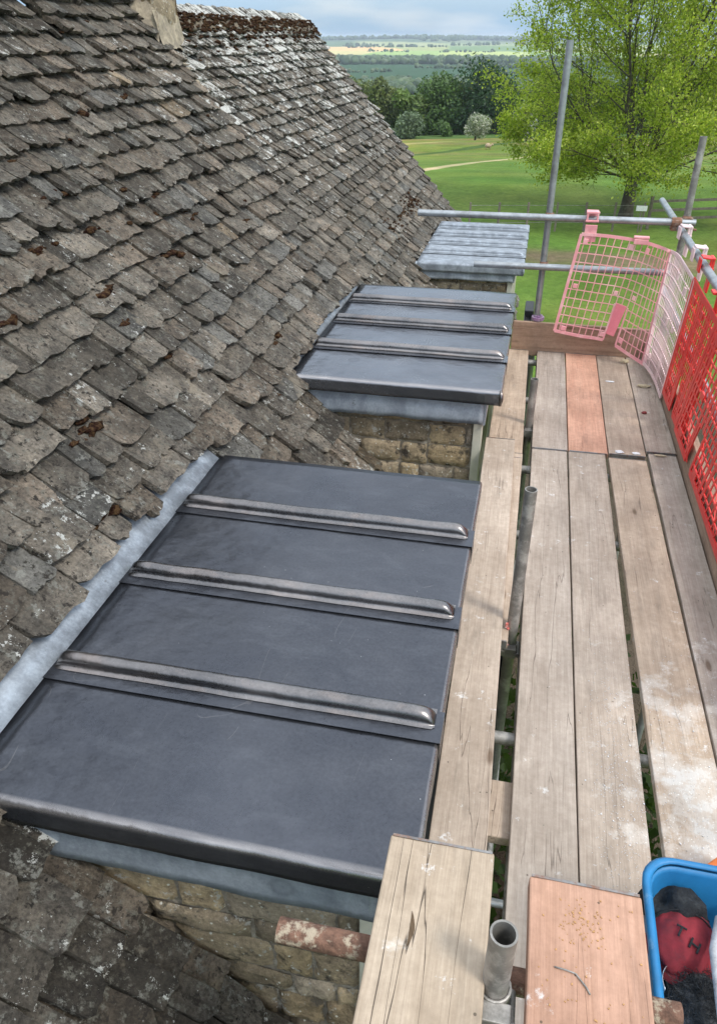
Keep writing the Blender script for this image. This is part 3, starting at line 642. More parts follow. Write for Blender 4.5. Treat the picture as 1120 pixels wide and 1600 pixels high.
# chimney: shaft of squared stones with a mortar fillet where it meets the slates
def stone_face(m, P, w_, h_, rg, bh=.16, bw=(.18, .42), depth=.03, base=(.27, .215, .14), mask=None, gap=.009, nn=(6, 5)):
    """rounded blocks on a wall face; P(u, v, out) -> point"""
    v = 0
    while v < h_:
        hh = min(bh*rg.uniform(.75, 1.3), h_-v); u = -rg.uniform(0, .15)
        if hh < .04: break
        while u < w_:
            ww = rg.uniform(*bw); a, b = max(u, 0), min(u+ww, w_); u += ww
            if b-a < .04: continue
            if mask and not mask((a+b)/2, v+hh/2): continue
            nu, nv = nn; sd = rg.random()*99; dp = depth*rg.uniform(.6, 1.3); g = rg.uniform(.6, 1.2); t_ = rg.uniform(-.12, .12)
            col = (base[0]*g*(1+t_*.4), base[1]*g, base[2]*g*(1-t_), 1); vs = []; dv1, dv2 = rg.gauss(0, .006), rg.gauss(0, .006)
            for i in range(nu):
                for j in range(nv):
                    s_, t2 = i/(nu-1), j/(nv-1); es = min(s_, 1-s_)*ww*60; et = min(t2, 1-t2)*hh*60
                    out = dp*(min(1, es)**.5*min(1, et)**.5)+.007*MN.noise(Vector((s_*3+sd, t2*3, sd)))+.004*MN.noise(Vector((s_*9+sd, t2*9, sd)))
                    uu = a+gap+(b-a-2*gap)*s_+.008*MN.noise(Vector((t2*3, sd, s_*3))); vv = v+gap+(hh-2*gap)*t2+dv1*s_+.007*MN.noise(Vector((s_*4, sd, 5)))
                    vs.append(P(uu, vv, out))
            m.add(vs, [(i*nv+j, (i+1)*nv+j, (i+1)*nv+j+1, i*nv+j+1) for i in range(nu-1) for j in range(nv-1)], col)
        v += hh
rg = rnd(21); CX0, CX1, CY0, CY1 = -3.55, -2.90, 6.24, 6.70
chim = MB().bb(CX0+.015, CX1-.015, CY0+.015, CY1-.015, .9, 3.7).build('chimney', MORTAR, house)
m = MB(); stone_face(m, lambda u, v, o: (CX1-.015+o, CY0+u, 1.95+v), CY1-CY0, 1.75, rg, .26, (.24, .46), .02, (.30, .24, .155), gap=.003)
stone_face(m, lambda u, v, o: (CX0+u, CY0+.015-o, 1.95+v), CX1-CX0, 1.75, rg, .26, (.3, .6), .02, (.30, .24, .155), gap=.003)
stone_face(m, lambda u, v, o: (CX0+u, CY1-.015+o, 1.95+v), CX1-CX0, 1.75, rg, .26, (.3, .6), .02, (.30, .24, .155), gap=.003)
m.bb(CX0-.05, CX1+.05, CY0-.05, CY1+.05, 3.66, 3.8, (.28, .24, .17, 1)); m.build('shaft_stones', STONE, chim, smooth=True)
FIL = m_simple('pale_mortar', (.30, .255, .185), .95, 0, .35, 14, (.20, .17, .13), .8, .02, (.5, .62))
m = MB()
def fil(A, B, wa, seed):     # rough sloping bed of mortar between wall and slates
    A, B = Vector(A), Vector(B); n = 30
    def P(i, j):
        t = i/(n-1); c = A.lerp(B, t); k = j/7; w_ = .02+.010*MN.noise(Vector((t*7, k*5, seed)))
        o_ = Vector(wa)*(1-k)*(1+.35*MN.noise(Vector((t*6, seed, 2)))); up_ = Vector((0, 0, .16))*k**1.6
        return tuple(c+o_+up_+Vector((ST, 0, CT))*w_)
    m.grid(P, n, 8)
fil(rp_(-.5, CY0-.0, .0), rp_(.30, CY0-.0, .0), (.02, -.07, -.02), 1)
fil(rp_(.27, CY0-.04, .0), rp_(.27, CY1+.02, -.04), (.06, 0, -.07), 4)
for k in range(9): s_ = .34+.05*k; m.blob(rp_(s_, YB+rg.uniform(-.05, .05), .0-.004*k), (.045, .05, .018), k, .5, 2)
m.build('mortar_fillet', FIL, chim, smooth=True)
# moss clumps in the joints (nobody could count them)
rg = rnd(31); m = MB()
for i in range(3500):
    if i < 1700: cl_ = rnd(i//7+500); s, y = cl_.uniform(.1, 4.2)+rg.gauss(0, .016), cl_.uniform(-.2, 6.0)+rg.gauss(0, .055); r_ = rg.uniform(.006, .021)*(1.5 if rg.random() < .2 else 1); keep = MN.noise(Vector((y*1.3, s*1.3, 4))) > -.12 and (y < 3.4 or rg.random() < .3); off = .014
    elif i < 3350: s, y = abs(rg.gauss(0, .16)), rg.uniform(6.75, YE); r_ = rg.uniform(.008, .024); keep = rg.random() < .55; off = -.018-.05*max(0, 1-s/.03)+(.02 if s < .22 else 0)
    else: s, y = rg.gauss(2.48, .06), rg.uniform(8.0, 10.0); r_ = rg.uniform(.008, .022); keep = True; off = -.022
    if not keep or y < 1.2 and s > 1.6 or any(d['y0']-.05 < y < d['y1']+.05 and s > d['s']-.11 for d in D): continue
    c = rp_(s, y, off); k = rg.uniform(1, 2.6); m.blob(c, (r_*1.0, r_*k, r_*.6), i, .4, 1 if i >= 1700 else 2, fr=2)
o = m.build('moss', MOSS, smooth=True); tag(o, 'dark red-brown moss cushions dotted over the stone slates', 'moss', kind='stuff')
# eaves gutter along the front
m = MB(); ex, _, ez = rp_(s1, 0, 0)
prof = [(cos(a)*.055, sin(a)*.055) for a in np.linspace(pi, 2*pi, 9)]+[(cos(a)*.048, sin(a)*.048) for a in np.linspace(2*pi, pi, 9)]
vs = [(ex+.05+p[0], y, ez-.02+p[1]) for y in (Y0, YE+.1) for p in prof]; n = len(prof)
m.add(vs, [(i, (i+1) % n, n+(i+1) % n, n+i) for i in range(n)]+[tuple(range(n)), tuple(range(n, 2*n))]).build('gutter', BLACK, house)
MB().tube([(ex+.05, 10.9, ez-.06), (ex+.05, 10.9, ez-.25), (ex-.08, 10.9, ez-.45), (ex-.08, 10.9, -4.6)], .035, 10).build('downpipe', BLACK, house, smooth=True)
MB().bb(ex+.0, ex+.12, 10.72, 11.2, ez-.28, ez+.03).build('hopper', BLACK, house, bevel=.012)

# ---------------------------------------------------------------- dormers
def edge_profile(a, b, r_, drop, n, side):     # flat run a->b then rounded drop at b; returns (pos, dz)
    pr = [(a+(b-r_*side-a)*i/n, 0) for i in range(n+1)]
    pr += [(b-r_*side+side*r_*sin(t), -r_*(1-cos(t))) for t in np.linspace(pi/12, pi/2, 6)]
    pr += [(b, -r_-(drop-r_)*k) for k in (.35, .7, 1)]
    return pr
def sheet(x0, x1, y0, y1, z, front, side, seed, mat, parent, wav=.0015):
    U = edge_profile(x0, x1, .014, side, 22, 1)
    if front: V = [(p, q) for p, q in edge_profile(y1, y0, .026, front, 12, -1)]
    else: V = [(y1+(y0-y1)*i/12, 0) for i in range(13)]
    def P(i, j):
        (x, dx), (y, dy) = U[i], V[j]; e = MN.noise(Vector((x*3, y*5, seed)))*wav + MN.noise(Vector((x*9, y*9, seed+4)))*wav*.4
        return (x+(MN.noise(Vector((y*7, z*9+dx*9, seed)))*.0025 if dx < 0 else 0), y+(MN.noise(Vector((x*5, seed, dy*8)))*.003 if dy < 0 else 0), z+min(dx, dy)+e)
    m = MB().grid(P, len(U), len(V)); o = m.build('lead_sheet', mat, parent, smooth=True, solid=.003)
    if mat in (LEAD, LEADB):  # weight of the painted edge highlight, strongest on the rounded drops
        at = o.data.attributes.new('burnish_glint', 'FLOAT', 'POINT'); rr = .026
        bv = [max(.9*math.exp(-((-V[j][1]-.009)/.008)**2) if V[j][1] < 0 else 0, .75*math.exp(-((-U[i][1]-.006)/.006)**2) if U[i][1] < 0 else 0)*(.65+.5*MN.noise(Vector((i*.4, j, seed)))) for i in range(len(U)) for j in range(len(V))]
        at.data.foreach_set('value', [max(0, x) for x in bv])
    return o
def roll(x0, x1, xe, y, z, mat, parent, r_=.0245, seed=0, fl=.085, lm=None):
    pr = [(-.040, .0095), (-.034, .011), (-.029, .014)]
    pr += [(r_*cos(a)*1.02, .026+r_*sin(a)*1.0) for a in np.linspace(pi*1.08, -.08*pi, 15)]
    pr += [(.029, .012), (.036, .0075), (.046, .0060)]
    st = [(x0, .15), (x0+.012, .75), (x0+.03, 1)]+[(x0+.03+(x1-.055-x0-.03)*k/26, 1) for k in range(1, 27)]+[(x1-.040, .97), (x1-.028, .88), (x1-.016, .70+.06*sin(seed*2)), (x1-.006, .42), (x1+.000, .18), (x1+.002, 0.0)]
    def P(i, j):
        x, h = st[i]; u, v = pr[j]; w_ = 1+.05*MN.noise(Vector((x*4, seed, 1))); flat = min(v, .0075+.0*v) if abs(u) < .03 else v
        dy = .008*MN.noise(Vector((x*1.8, seed, 8)))+.0018*MN.noise(Vector((x*14, seed, 8))); h = h*(1+.06*MN.noise(Vector((x*9, seed, 5))))
        return (x, y+u*(w_ if abs(u) < .03 else 1)*(1 if h > .4 or abs(u) > .04 else .8)+dy, z+flat+(v-flat)*h*w_)
    m = MB().grid(P, len(st), len(pr)); m.build('lead_roll', mat, parent, smooth=True)
    # flange running out to the drip edge with a small turned-down tab
    m = MB(); m.grid(lambda i, j: [(x0-.01, y-fl+.125*j, z+.0085-.0035*j), (x1+.004, y-fl+.125*j, z+.0085-.0035*j), (xe+.0035, y-fl+.125*j, z+.0082-.0035*j), (xe+.0045, y-fl+.125*j, z-.075)][i], 4, 2)
    m.build('lead_lap', lm or (LEAD if mat is LEADROLL else mat), parent, solid=.002)
def dormer(d, rolls, lead, rmat, apr, label, seed):
    y0, y1, z, xl, xr = d['y0'], d['y1'], d['z'], d['xl'], d['xr']; cyf = y0+.065; xf = xr-.10; rg = rnd(seed)
    core = MB().bb(xl+.0, xf-.02, cyf+.02, y1-.07, z-1.75, z-.02).build('dormer', MORTAR, house, label=label)
    # lead covered roof: bays lapped over one another
    ys = [y0]+rolls+[y1]
    for i in range(len(ys)-1):
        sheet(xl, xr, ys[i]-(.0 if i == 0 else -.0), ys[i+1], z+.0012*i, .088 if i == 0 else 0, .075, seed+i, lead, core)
    for i, ry in enumerate(rolls): roll(xl+.015, xr-.022, xr, ry, z, rmat, core, .0245 if rmat is LEADROLL else .020, seed+i, lm=lead)
    MB().bb(xl+.03, xr-.018, y0+.022, y1-.01, z-.095, z-.012).build('eaves_board', WOODE, core, bevel=.003)
    # rolled end pieces of the front drip
    for xx, s_ in ((xl-.004, -1), (xr-.01, 1)):
        m = MB(); m.tube([(xx, y0+.012, z+.002), (xx+s_*.006, y0-.002, z-.02), (xx+s_*.008, y0-.006, z-.05), (xx+s_*.002, y0-.004, z-.086)], [.006, .012, .013, .008], 8)
        m.build('lead_dog_ear', rmat, core, smooth=True)
    # cheek flashing hanging under the drip with a hand cut lower edge
    for face in ('front',):
        yy = cyf-.035
        def P(i, j):
            x = xl+.02+(xf+.005-xl-.02)*i/40; t = j/5; low = (.225 if seed < 60 else .165)+.012*MN.noise(Vector((x*5, seed, 0)))+.006*MN.noise(Vector((x*17, seed, 0)))
            return (x, yy+.006*MN.noise(Vector((x*4, t*2, seed)))-.012*t, z-.08-(low-.08)*t)
        MB().grid(P, 41, 6).build('cheek_flashing', apr, core, smooth=True, solid=.003)
        m = MB(); m.bb(xf+.006, xf+.018, yy, y1-.08, z-(.235 if seed < 60 else .17), z-.085); m.build('head_flashing', apr, core)
    # stone cheeks (front one seen), following the slope below
    slope_z = lambda x: RZ-(x-RX)*ST/CT
    m = MB(); wd = xf-xl-.06; zt = z-(.17 if seed < 60 else .12)
    stone_face(m, lambda u, v, o: (xf-.05-u, cyf+.02-o, zt-v), wd, 1.5, rg, .135 if seed < 60 else .085, (.12, .34), .016, (.38, .315, .23), mask=lambda u, v: zt-v > slope_z(xf-.05-u)-.22, gap=.0045, nn=(10, 8))
    m.build('cheek_wall', STONE, core, smooth=True)
    # window on the outer face
    m = MB(); zb = z-1.45
    for ya, yb, za, zc in ((cyf-.012, cyf+.075, zb, z-.16), (y1-.16, y1-.07, zb, z-.16), (cyf+.075, y1-.16, z-.25, z-.16), (cyf+.075, y1-.16, zb, zb+.09), ((y0+y1)/2-.04, (y0+y1)/2+.04, zb+.09, z-.25)):
        m.bb(xf-.05, xf+.004, ya, yb, za, zc)
    m.build('window_frame', CREAM, core, bevel=.004)
    MB().bb(xf-.035, xf-.028, cyf+.075, y1-.16, zb+.09, z-.25).build('window_pane', GLASS, core)
    # step flashing strip where the slates stop
    m = MB(); g = d['gap']
    m.grid(lambda i, j: (lambda p: (p[0]+.004*MN.noise(Vector((i, j, 1))), p[1], p[2]+.003*MN.noise(Vector((i*.7, j, 5)))))(rp_(d['s']-g-.2+(g+.21)*j/4, y0+.0+(y1-y0-.04)*i/20, -.052+.05*(j/4))), 21, 5)
    if seed < 60: m.build('valley_flashing', OLDLEAD, core, smooth=True, solid=.004)
    return core
dormer(D[0], [1.62, 2.13, 2.64], LEAD, LEADROLL, APRON, 'nearest dormer with new dark lead roof and three burnished rolls', 51)
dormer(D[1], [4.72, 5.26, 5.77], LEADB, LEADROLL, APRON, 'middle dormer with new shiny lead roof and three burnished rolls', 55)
dormer(D[2], [8.42, 8.86, 9.28, 9.68], OLDLEAD, OLDLEAD, OLDLEAD, 'farthest dormer with old pale streaked lead roof', 61)

# ---------------------------------------------------------------- scaffold frame
sf = empty('scaffold', (.11, 3, -4.6), 'grey steel tube scaffold with guard rails clamped round the board platform', 'scaffold')
TR = .02415
def tube_(name, p, q, mat, hollow=True, label=None):
    m = MB(); m.pipe(p, q, TR, TR-.004) if hollow else m.tube([p, q], TR, 20)
    o = m.build(name, mat, sf, label=label); 
    for f in o.data.polygons: f.use_smooth = True
    mm = o.modifiers.new('e', 'EDGE_SPLIT'); mm.split_angle = R(50); return o
tube_('upright_pole', (.112, 6.165, -4.7), (.098, 6.165, 2.13), GALV, label='tallest upright pole at the far end of the platform')
tube_('upright_pole', (1.08, 6.17, -4.7), (1.062, 6.17, 1.57), GALVD, label='upright pole at the far right corner')
tube_('upright_pole', (1.075, 3.95, -4.7), (1.075, 3.95, 1.02), GALV)
tube_('upright_pole', (1.075, 1.6, -4.7), (1.075, 1.6, 1.0), GALV)
tube_('upright_pole', (.113, 4.70, -4.7), (.113, 4.70, .31), GALVD)
tube_('upright_pole', (.103, 2.62, -4.7), (.103, 2.62, .68), GALVD, label='upright pole between the boards with a pinkish worn middle')
tube_('upright_pole', (.085, .765, -4.7), (.085, .765, .86), GALVD, label='open topped upright pole between the two nearest boards')
tube_('guard_rail', (-.87, 6.11, 1.012), (1.12, 6.11, 1.02), GALV, label='long top rail across the far end')
tube_('guard_rail', (-.42, 6.11, .655), (1.02, 6.11, .665), GALV, label='middle rail across the far end with whitish end')
tube_('guard_rail', (1.02, .3, .985), (1.02, 7.2, .985), GALV, label='pale top rail along the outer side')
tube_('guard_rail', (1.022, .3, .50), (1.022, 6.3, .50), GALV, label='lower rail along the outer side')
for y in (6.0, 5.23, 4.18, 3.45, 2.05, .75): tube_('transom', (-.14, y, -.0645), (1.12, y, -.0645), GALVD)
tube_('ledger', (.165, .2, -.118), (.165, 6.3, -.118), GALVD); tube_('ledger', (1.04, .2, -.118), (1.04, 6.3, -.118), GALVD)
tube_('ledger', (.165, .2, -2.2), (.165, 6.3, -2.2), GALVD); tube_('transom', (-.18, 2.72, -2.15), (1.1, 2.72, -2.15), GALV); tube_('transom', (-.18, 1.75, -2.75), (1.1, 1.75, -2.75), GALVD)
tube_('brace', (.06, 1.2, -4.4), (.06, 3.6, -.2), GALVD)
tube_('transom', (-.335, .80, .655), (.415, .80, .655), RUSTT, label='rusty tube end poking out below the nearest board')
tube_('transom', (-.2, .52, .655), (.415, .52, .655), RUSTT)
def coupler(c, mat=RUST, s=1.0, axis='Y'):
    m = MB(); x, y, z = c
    m.pipe((x, y-.0, z-.028*s), (x, y-.0, z+.028*s), TR+.007, TR+.001, 16)
    m.box((x+.0, y-.036*s, z), (.052*s, .03*s, .05*s)); m.tube([(x+.034, y-.05, z), (x+.034, y+.035, z)], .007, 8); m.tube([(x+.034, y-.056, z), (x+.034, y-.044, z)], .013, 6)
    m.box((x-.03, y-.03, z), (.016, .05, .03))
    return m.build('coupler', mat, sf, bevel=.003)
coupler((.105, 6.165, 1.015)); coupler((.107, 6.165, .66)); coupler((1.065, 6.17, 1.02), s=1.3)
m = MB(); m.pipe((.99-.035, 6.11, 1.02), (.99+.035, 6.11, 1.02), .034, .025, 14); m.box((1.01, 6.13, 1.0), (.10, .075, .075)); m.tube([(1.03, 6.05, 1.0), (1.12, 6.02, .99)], .009, 6); m.build('coupler', RUST, sf, bevel=.004)
coupler((1.075, 3.95, .985), s=1.2); coupler((1.075, 3.95, .50)); coupler((1.067, 6.17, .665))
m = MB(); m.pipe((.111, 6.165, .232), (.111, 6.165, .262), .05, .025, 12); m.pipe((.111, 6.165, .262), (.111, 6.165, .275), .036, .025, 12); m.build('coupler', PURPLE, sf, bevel=.004, label='purple painted coupler at the foot of the tallest pole')
coupler((.113, 4.70, -.05), GALVD); coupler((.103, 2.62, -.11), GALVD); coupler((.103, 2.62, -2.15)); coupler((.085, .765, .66), GALVD, 1.2); coupler((.07, 1.9, -2.1))
m = MB()
for k in range(5): m.box((.078+.006*math.sin(k*2), 2.60, .02-.025*k), (.012, .008, .025), rz=k, rx=.3*k)
m.build('tape_scrap', m_simple('tape', (.62, .16, .13), .5, 0, .3, 60, (.75, .72, .7)), sf)

# ---------------------------------------------------------------- boards
GRP = 'planks laid loose on the scaffold'
BAND = m_simple('hoop_iron', (.26, .25, .24), .5, .6, .3, 30, (.25, .13, .08))
def board(name, x0, x1, y0, y1, z0, mat, label, th=.038, seed=0, axis='Y', band=(1, 1), group=GRP, cat='plank', rot=0, parent=None, vert=False, h=None):
    """plank with slightly waney faces; origin at its centre"""
    cx, cy = (x0+x1)/2, (y0+y1)/2; m = MB(); lx, ly = x1-x0, y1-y0
    if vert: pass
    nx, ny = (5, 25) if axis == 'Y' else (25, 5); zt = h if h else th
    def P(i, j, top):
        u, v = i/(nx-1)-.5, j/(ny-1)-.5; wob = .0016*MN.noise(Vector((u*lx*6, v*ly*2.2, seed+(7 if top else 0)))); ed = .0022*MN.noise(Vector((v*ly*3 if axis == 'Y' else u*lx*3, seed, 1)))
        x = u*lx+(ed if axis == 'Y' else 0); y = v*ly+(ed if axis != 'Y' else 0)
        if axis == 'Y' and j in (0, ny-1): y += .004*MN.noise(Vector((u*9, seed, 2+j)))
        return (x, y, (zt if top else 0)+wob)
    vs = [P(i, j, 1) for i in range(nx) for j in range(ny)]+[P(i, j, 0) for i in range(nx) for j in range(ny)]; N = nx*ny
    fs = []
    for i in range(nx-1):
        for j in range(ny-1):
            a = i*ny+j; fs += [(a, a+ny, a+ny+1, a+1), (N+a, N+a+1, N+a+ny+1, N+a+ny)]
    for j in range(ny-1): fs += [(j, j+1, N+j+1, N+j), ((nx-1)*ny+j+1, (nx-1)*ny+j, N+(nx-1)*ny+j, N+(nx-1)*ny+j+1)]
    for i in range(nx-1): fs += [((i+1)*ny, i*ny, N+i*ny, N+(i+1)*ny), (i*ny+ny-1, (i+1)*ny+ny-1, N+(i+1)*ny+ny-1, N+i*ny+ny-1)]
    m.add(vs, fs); o = m.build(name, mat, bevel=.004, smooth=False); o.location = (cx, cy, z0); o.rotation_euler = (0, 0, rot)
    for i, s_ in enumerate((-1, 1)):
        if not band[i]: continue
        mm = MB()
        if axis == 'Y':
            yb = s_*(ly/2+.0006); mm.grid(lambda a, b: (((a/8)-.5)*(lx*.96), yb+s_*(.0022 if b in (1, 2, 3) else .0012), [zt+.0012, zt+.0014, zt*.5, -.0012, -.0012][b]+0*a) if b not in (0, 4) else (((a/8)-.5)*(lx*.96), yb-s_*.004, (zt+.0022) if b == 0 else -.0022), 9, 5)
        else:
            xb = s_*(lx/2+.0006); mm.grid(lambda a, b: (xb+s_*.0022, ((a/8)-.5)*(ly*.96), [zt+.0012, zt+.0014, zt*.5, -.0012, -.0012][b]) if b not in (0, 4) else (xb-s_*.004, ((a/8)-.5)*(ly*.96), (zt+.0022) if b == 0 else -.0022), 9, 5)
        bo = mm.build('end_band', BAND, None, solid=.0008); bo.parent = o
    if label: tag(o, label, cat, group)
    return o
Zb = -.038
board('scaffold_board', .142, .350, .55, 4.345, Zb, WOOD, 'long cracked grey-brown deck plank beside the dark gap next to the dormers', seed=1)
board('scaffold_board', .356, .572, .5, 4.35, Zb, WOOD, 'long deck plank second from the gap, white dust along its nearer right edge', seed=2, rot=R(-.1))
board('scaffold_board', .604, .822, 1.45, 4.32, Zb, WOOD, 'long deck plank right of the wide slot, near end thick with white dust', seed=3, rot=R(.4))
board('scaffold_board', .835, .998, .6, 4.42, Zb, WOOD, 'long deck plank at the outer edge below the red guards', seed=4, rot=R(.15))
board('scaffold_board', .140, .354, 4.36, 6.1, Zb, WOODG, 'short grey deck plank at the far end, left of the pink plank', seed=5)
board('scaffold_board', .360, .592, 4.362, 6.1, Zb, m_wood('fresh_pink_board', (.56, .35, .265), (.50, .29, .215), .3, crack=.1), 'short salmon pink plank at the far end of the deck', seed=6)
board('scaffold_board', .598, .815, 4.375, 6.1, Zb, WOODG, 'short grey deck plank at the far end, right of the pink plank', seed=7)
board('scaffold_board', .822, .998, 4.45, 6.1, Zb, WOOD, 'short pale deck plank at the far end beneath the pink guards', seed=8)
board('scaffold_board', -.135, .078, 4.20, 6.10, Zb, WOODG, 'plank in the inner row beside the middle dormer', seed=9, rot=R(.5))
board('scaffold_board', -.118, .088, 2.52, 4.26, Zb, WOOD, 'under plank of the inner row showing as a narrow strip by the gap', seed=10)
board('scaffold_board', -.123, .055, 1.38, 4.36, .004, WOOD, 'long upper plank of the inner row along the right edge of the nearest dormer', seed=11, rot=R(.75), th=.036)
board('scaffold_board', -.10, .19, 1.61, 1.835, -.0785, WOODG, 'short plank laid crosswise under the others, bridging the gap', seed=12, axis='X')
board('scaffold_board', -.150, .066, .30, 1.012, .680, m_wood('near_board', (.42, .355, .275), (.34, .28, .21), 1.25, crack=1.0), 'raised weathered plank end at the bottom, split lengthwise with white splashes', seed=13)
board('scaffold_board', .137, .351, .28, .973, .690, WOODP, 'raised pinkish plank end at the bottom beside the blue tub', seed=14)
# small rest under the raised planks
# toe boards standing on edge
o = board('toe_board', -.075, .99, 6.103, 6.138, -.045, WOODD, 'brown plank standing on edge across the far end of the deck', seed=15, axis='X', h=.273, band=(0, 0), group='toe planks', cat='toe plank', rot=R(-.25))
o = board('toe_board', 1.003, 1.041, 1.0, 6.095, -.045, WOODE, 'long brown plank standing on edge along the outer side behind the red guards', seed=16, h=.265, band=(0, 0), group='toe planks', cat='toe plank')

# ---------------------------------------------------------------- mesh guards
def lerp3(a, b, t): return Vector(a)*(1-t)+Vector(b)*t
def curve_pt(pts, t):
    x = t*(len(pts)-1); i = min(int(x), len(pts)-2); f = x-i
    p = [Vector(pts[max(0, min(len(pts)-1, k))]) for k in (i-1, i, i+1, i+2)]
    return .5*((2*p[1])+(-p[0]+p[2])*f+(2*p[0]-5*p[1]+4*p[2]-p[3])*f*f+(-p[0]+3*p[1]-3*p[2]+p[3])*f**3)
def guard(label, top, bot, nu, nv, mat, clips, slots=(), pads=(), wire=.0032, border=.011, edge_solid=(1, 1, 1, 1), solid_cols=(), group='plastic mesh guards hung from the scaffold rails', lower=None, diag=False, edgecut=None):
    """flexible plastic mesh panel: top and bottom guide curves, wires both ways, rim, pads and rail clips"""
    mid = (Vector(top[0])+Vector(bot[0]))/2
    t = empty('mesh_guard', tuple(bot[len(bot)//2]), label, 'safety guard', group)
    S = lambda u, v: curve_pt(top, u).lerp(curve_pt(bot, u), v)     # v 0 top .. 1 bottom
    def nrm(u, v):
        e = .01; a = S(min(1, u+e), v)-S(max(0, u-e), v); b = S(u, min(1, v+e))-S(u, max(0, v-e)); n_ = a.cross(b); return n_.normalized()
    inslot = lambda u, v: any(a < u < b and v > c for a, b, c in slots)
    def ribbon(m, fn, n, wd, th, alongu):
        rows = []
        for k in range(n+1):
            u, v = fn(k/n); p = S(u, v); nn = nrm(u, v); e = .004
            d = (S(min(1, u+e), v)-S(max(0, u-e), v)) if alongu else (S(u, min(1, v+e))-S(u, max(0, v-e)))
            sdir_ = d.normalized().cross(nn).normalized()
            rows.append([p+sdir_*wd-nn*th, p+sdir_*wd+nn*th, p-sdir_*wd+nn*th, p-sdir_*wd-nn*th])
        vs = [q for r in rows for q in r]; fs = [(k*4+i, k*4+(i+1) % 4, k*4+4+(i+1) % 4, k*4+4+i) for k in range(n) for i in range(4)]
        m.add(vs, fs+[(0, 1, 2, 3), (n*4+3, n*4+2, n*4+1, n*4)])
    m = MB()
    for i in range(1, nu):
        u = i/nu; vm = 1
        for a, b, c in slots:
            if a < u < b: vm = c
        ribbon(m, lambda k: (u, k*vm), 14, wire*(2.6 if i in solid_cols else 1), .0024, False)
    for j in range(1, nv):
        v = j/nv; segs_ = [(0, 1)]
        for a, b, c in slots:
            if v > c-.001: segs_ = [(s0, a) if s0 < a < s1 else (s0, s1) for s0, s1 in segs_]+[(b, 1)]
        for s0, s1 in segs_: ribbon(m, lambda k: (s0+(s1-s0)*k, v), max(6, int(28*(s1-s0))), wire, .0026, True)
    if diag:
        for k0 in range(-2, 5):
            ribbon(m, lambda k: (min(1, max(0, (k0+k*2.2)/5)), k), 20, wire*.8, .0026, False)
    m.build('mesh', mat, t)
    m = MB()
    ribbon(m, lambda k: (0, k), 16, border, .004, False); ribbon(m, lambda k: (1, k), 16, border, .004, False)
    ribbon(m, lambda k: (k, 0), 36, border, .004, True)
    prev = 0
    for a, b, c in sorted(slots):
        ribbon(m, lambda k: (prev+(a-prev)*k, 1), 14, border, .004, True); ribbon(m, lambda k: (a, c+(1-c)*k), 8, border*.6, .0038, False); ribbon(m, lambda k: (b, c+(1-c)*k), 8, border*.6, .0038, False)
        prev = b
    ribbon(m, lambda k: (prev+(1-prev)*k, 1), 20, border, .004, True)
    m.build('rim', mat, t)
    for u, v, su, sv in pads:
        m = MB(); 
        vs = [S(u+a*su, v+b*sv)+nrm(u, v)*h for h in (-.006, .006) for a, b in ((-1, -1), (1, -1), (1, 1), (-1, 1))]
        m.add(vs, [(0, 1, 2, 3), (7, 6, 5, 4), (0, 4, 5, 1), (1, 5, 6, 2), (2, 6, 7, 3), (3, 7, 4, 0)]); m.build('pad', mat, t, bevel=.003)
    for (c, ang, wd, hh, ring) in clips:     # strap with a square buckle folded over the rail
        m = MB(); M3 = Matrix.Rotation(ang, 3, 'Z'); c = Vector(c)
        q = lambda a, b, e: c + M3 @ Vector((a, b, e))
        def bx(cx, cy, cz, dx, dy, dz, tilt=0):
            rot = Matrix.Rotation(tilt, 3, 'X'); vs = [c+M3 @ (rot @ Vector((x*dx/2, y*dy/2, z*dz/2))+Vector((cx, cy, cz))) for x in (-1, 1) for y in (-1, 1) for z in (-1, 1)]
            m.add(vs, [(0, 1, 3, 2), (4, 6, 7, 5), (0, 4, 5, 1), (2, 3, 7, 6), (0, 2, 6, 4), (1, 5, 7, 3)])
        if ring:
            bx(0, -.034, -.07, wd, .012, hh+.02, .06)
            for s_ in (-1, 1): bx(s_*(wd/2-.007), -.034, .045, .014, .014, .05)
            bx(0, -.034, .074, wd+.008, .016, .014); bx(0, -.034, .016, wd+.008, .018, .014)
            bx(0, -.005, .075, wd, .07, .010, .1); bx(0, .034, .03, wd*.9, .01, .08)
        else: bx(0, -.02, -.01, wd, .02, hh); bx(0, .0, hh/2, wd*1.06, .05, .014)
        m.build('clip', mat, t, bevel=.003)
    return t, S, nrm
# panel one: hangs skewed from the far rail and bends round the corner
p1_top = [(.345, 6.04, .925), (.55, 6.035, .918), (.76, 6.03, .895), (.91, 6.02, .86), (.982, 6.04, .83)]
p1_bot = [(.247, 6.01, .205), (.44, 6.00, .18), (.64, 5.97, .165), (.81, 5.92, .09), (.925, 5.83, .05)]
g1, S1, N1 = guard('pink mesh guard hung askew from the far rail and curling round the corner', p1_top, p1_bot, 17, 11, PINK,
      [((.405, 6.08, 1.0), .03, .085, .10, True), ((.765, 6.03, .905), -.06, .10, .035, False)], slots=[(.465, .595, .62)],
      pads=[(.07, .07, .022, .028), (.44, .07, .022, .028), (.60, .07, .022, .028), (.09, .51, .020, .022), (.44, .52, .018, .022), (.62, .51, .018, .022), (.09, .955, .022, .024), (.44, .945, .022, .024), (.63, .93, .022, .026)])
m = MB(); vs = [S1(u, v)+N1(.53, .8)*h for h in (-.005, .005) for u, v in ((.475, .61), (.582, .61), (.552, .93), (.470, .93))]; m.add(vs, [(0, 1, 2, 3), (7, 6, 5, 4), (0, 4, 5, 1), (1, 5, 6, 2), (2, 6, 7, 3), (3, 7, 4, 0)])
m.build('joining_tab', m_simple('pink_tab', (.72, .20, .24), .5, 0, .1, 10, (.78, .36, .38), 0), g1, bevel=.003)
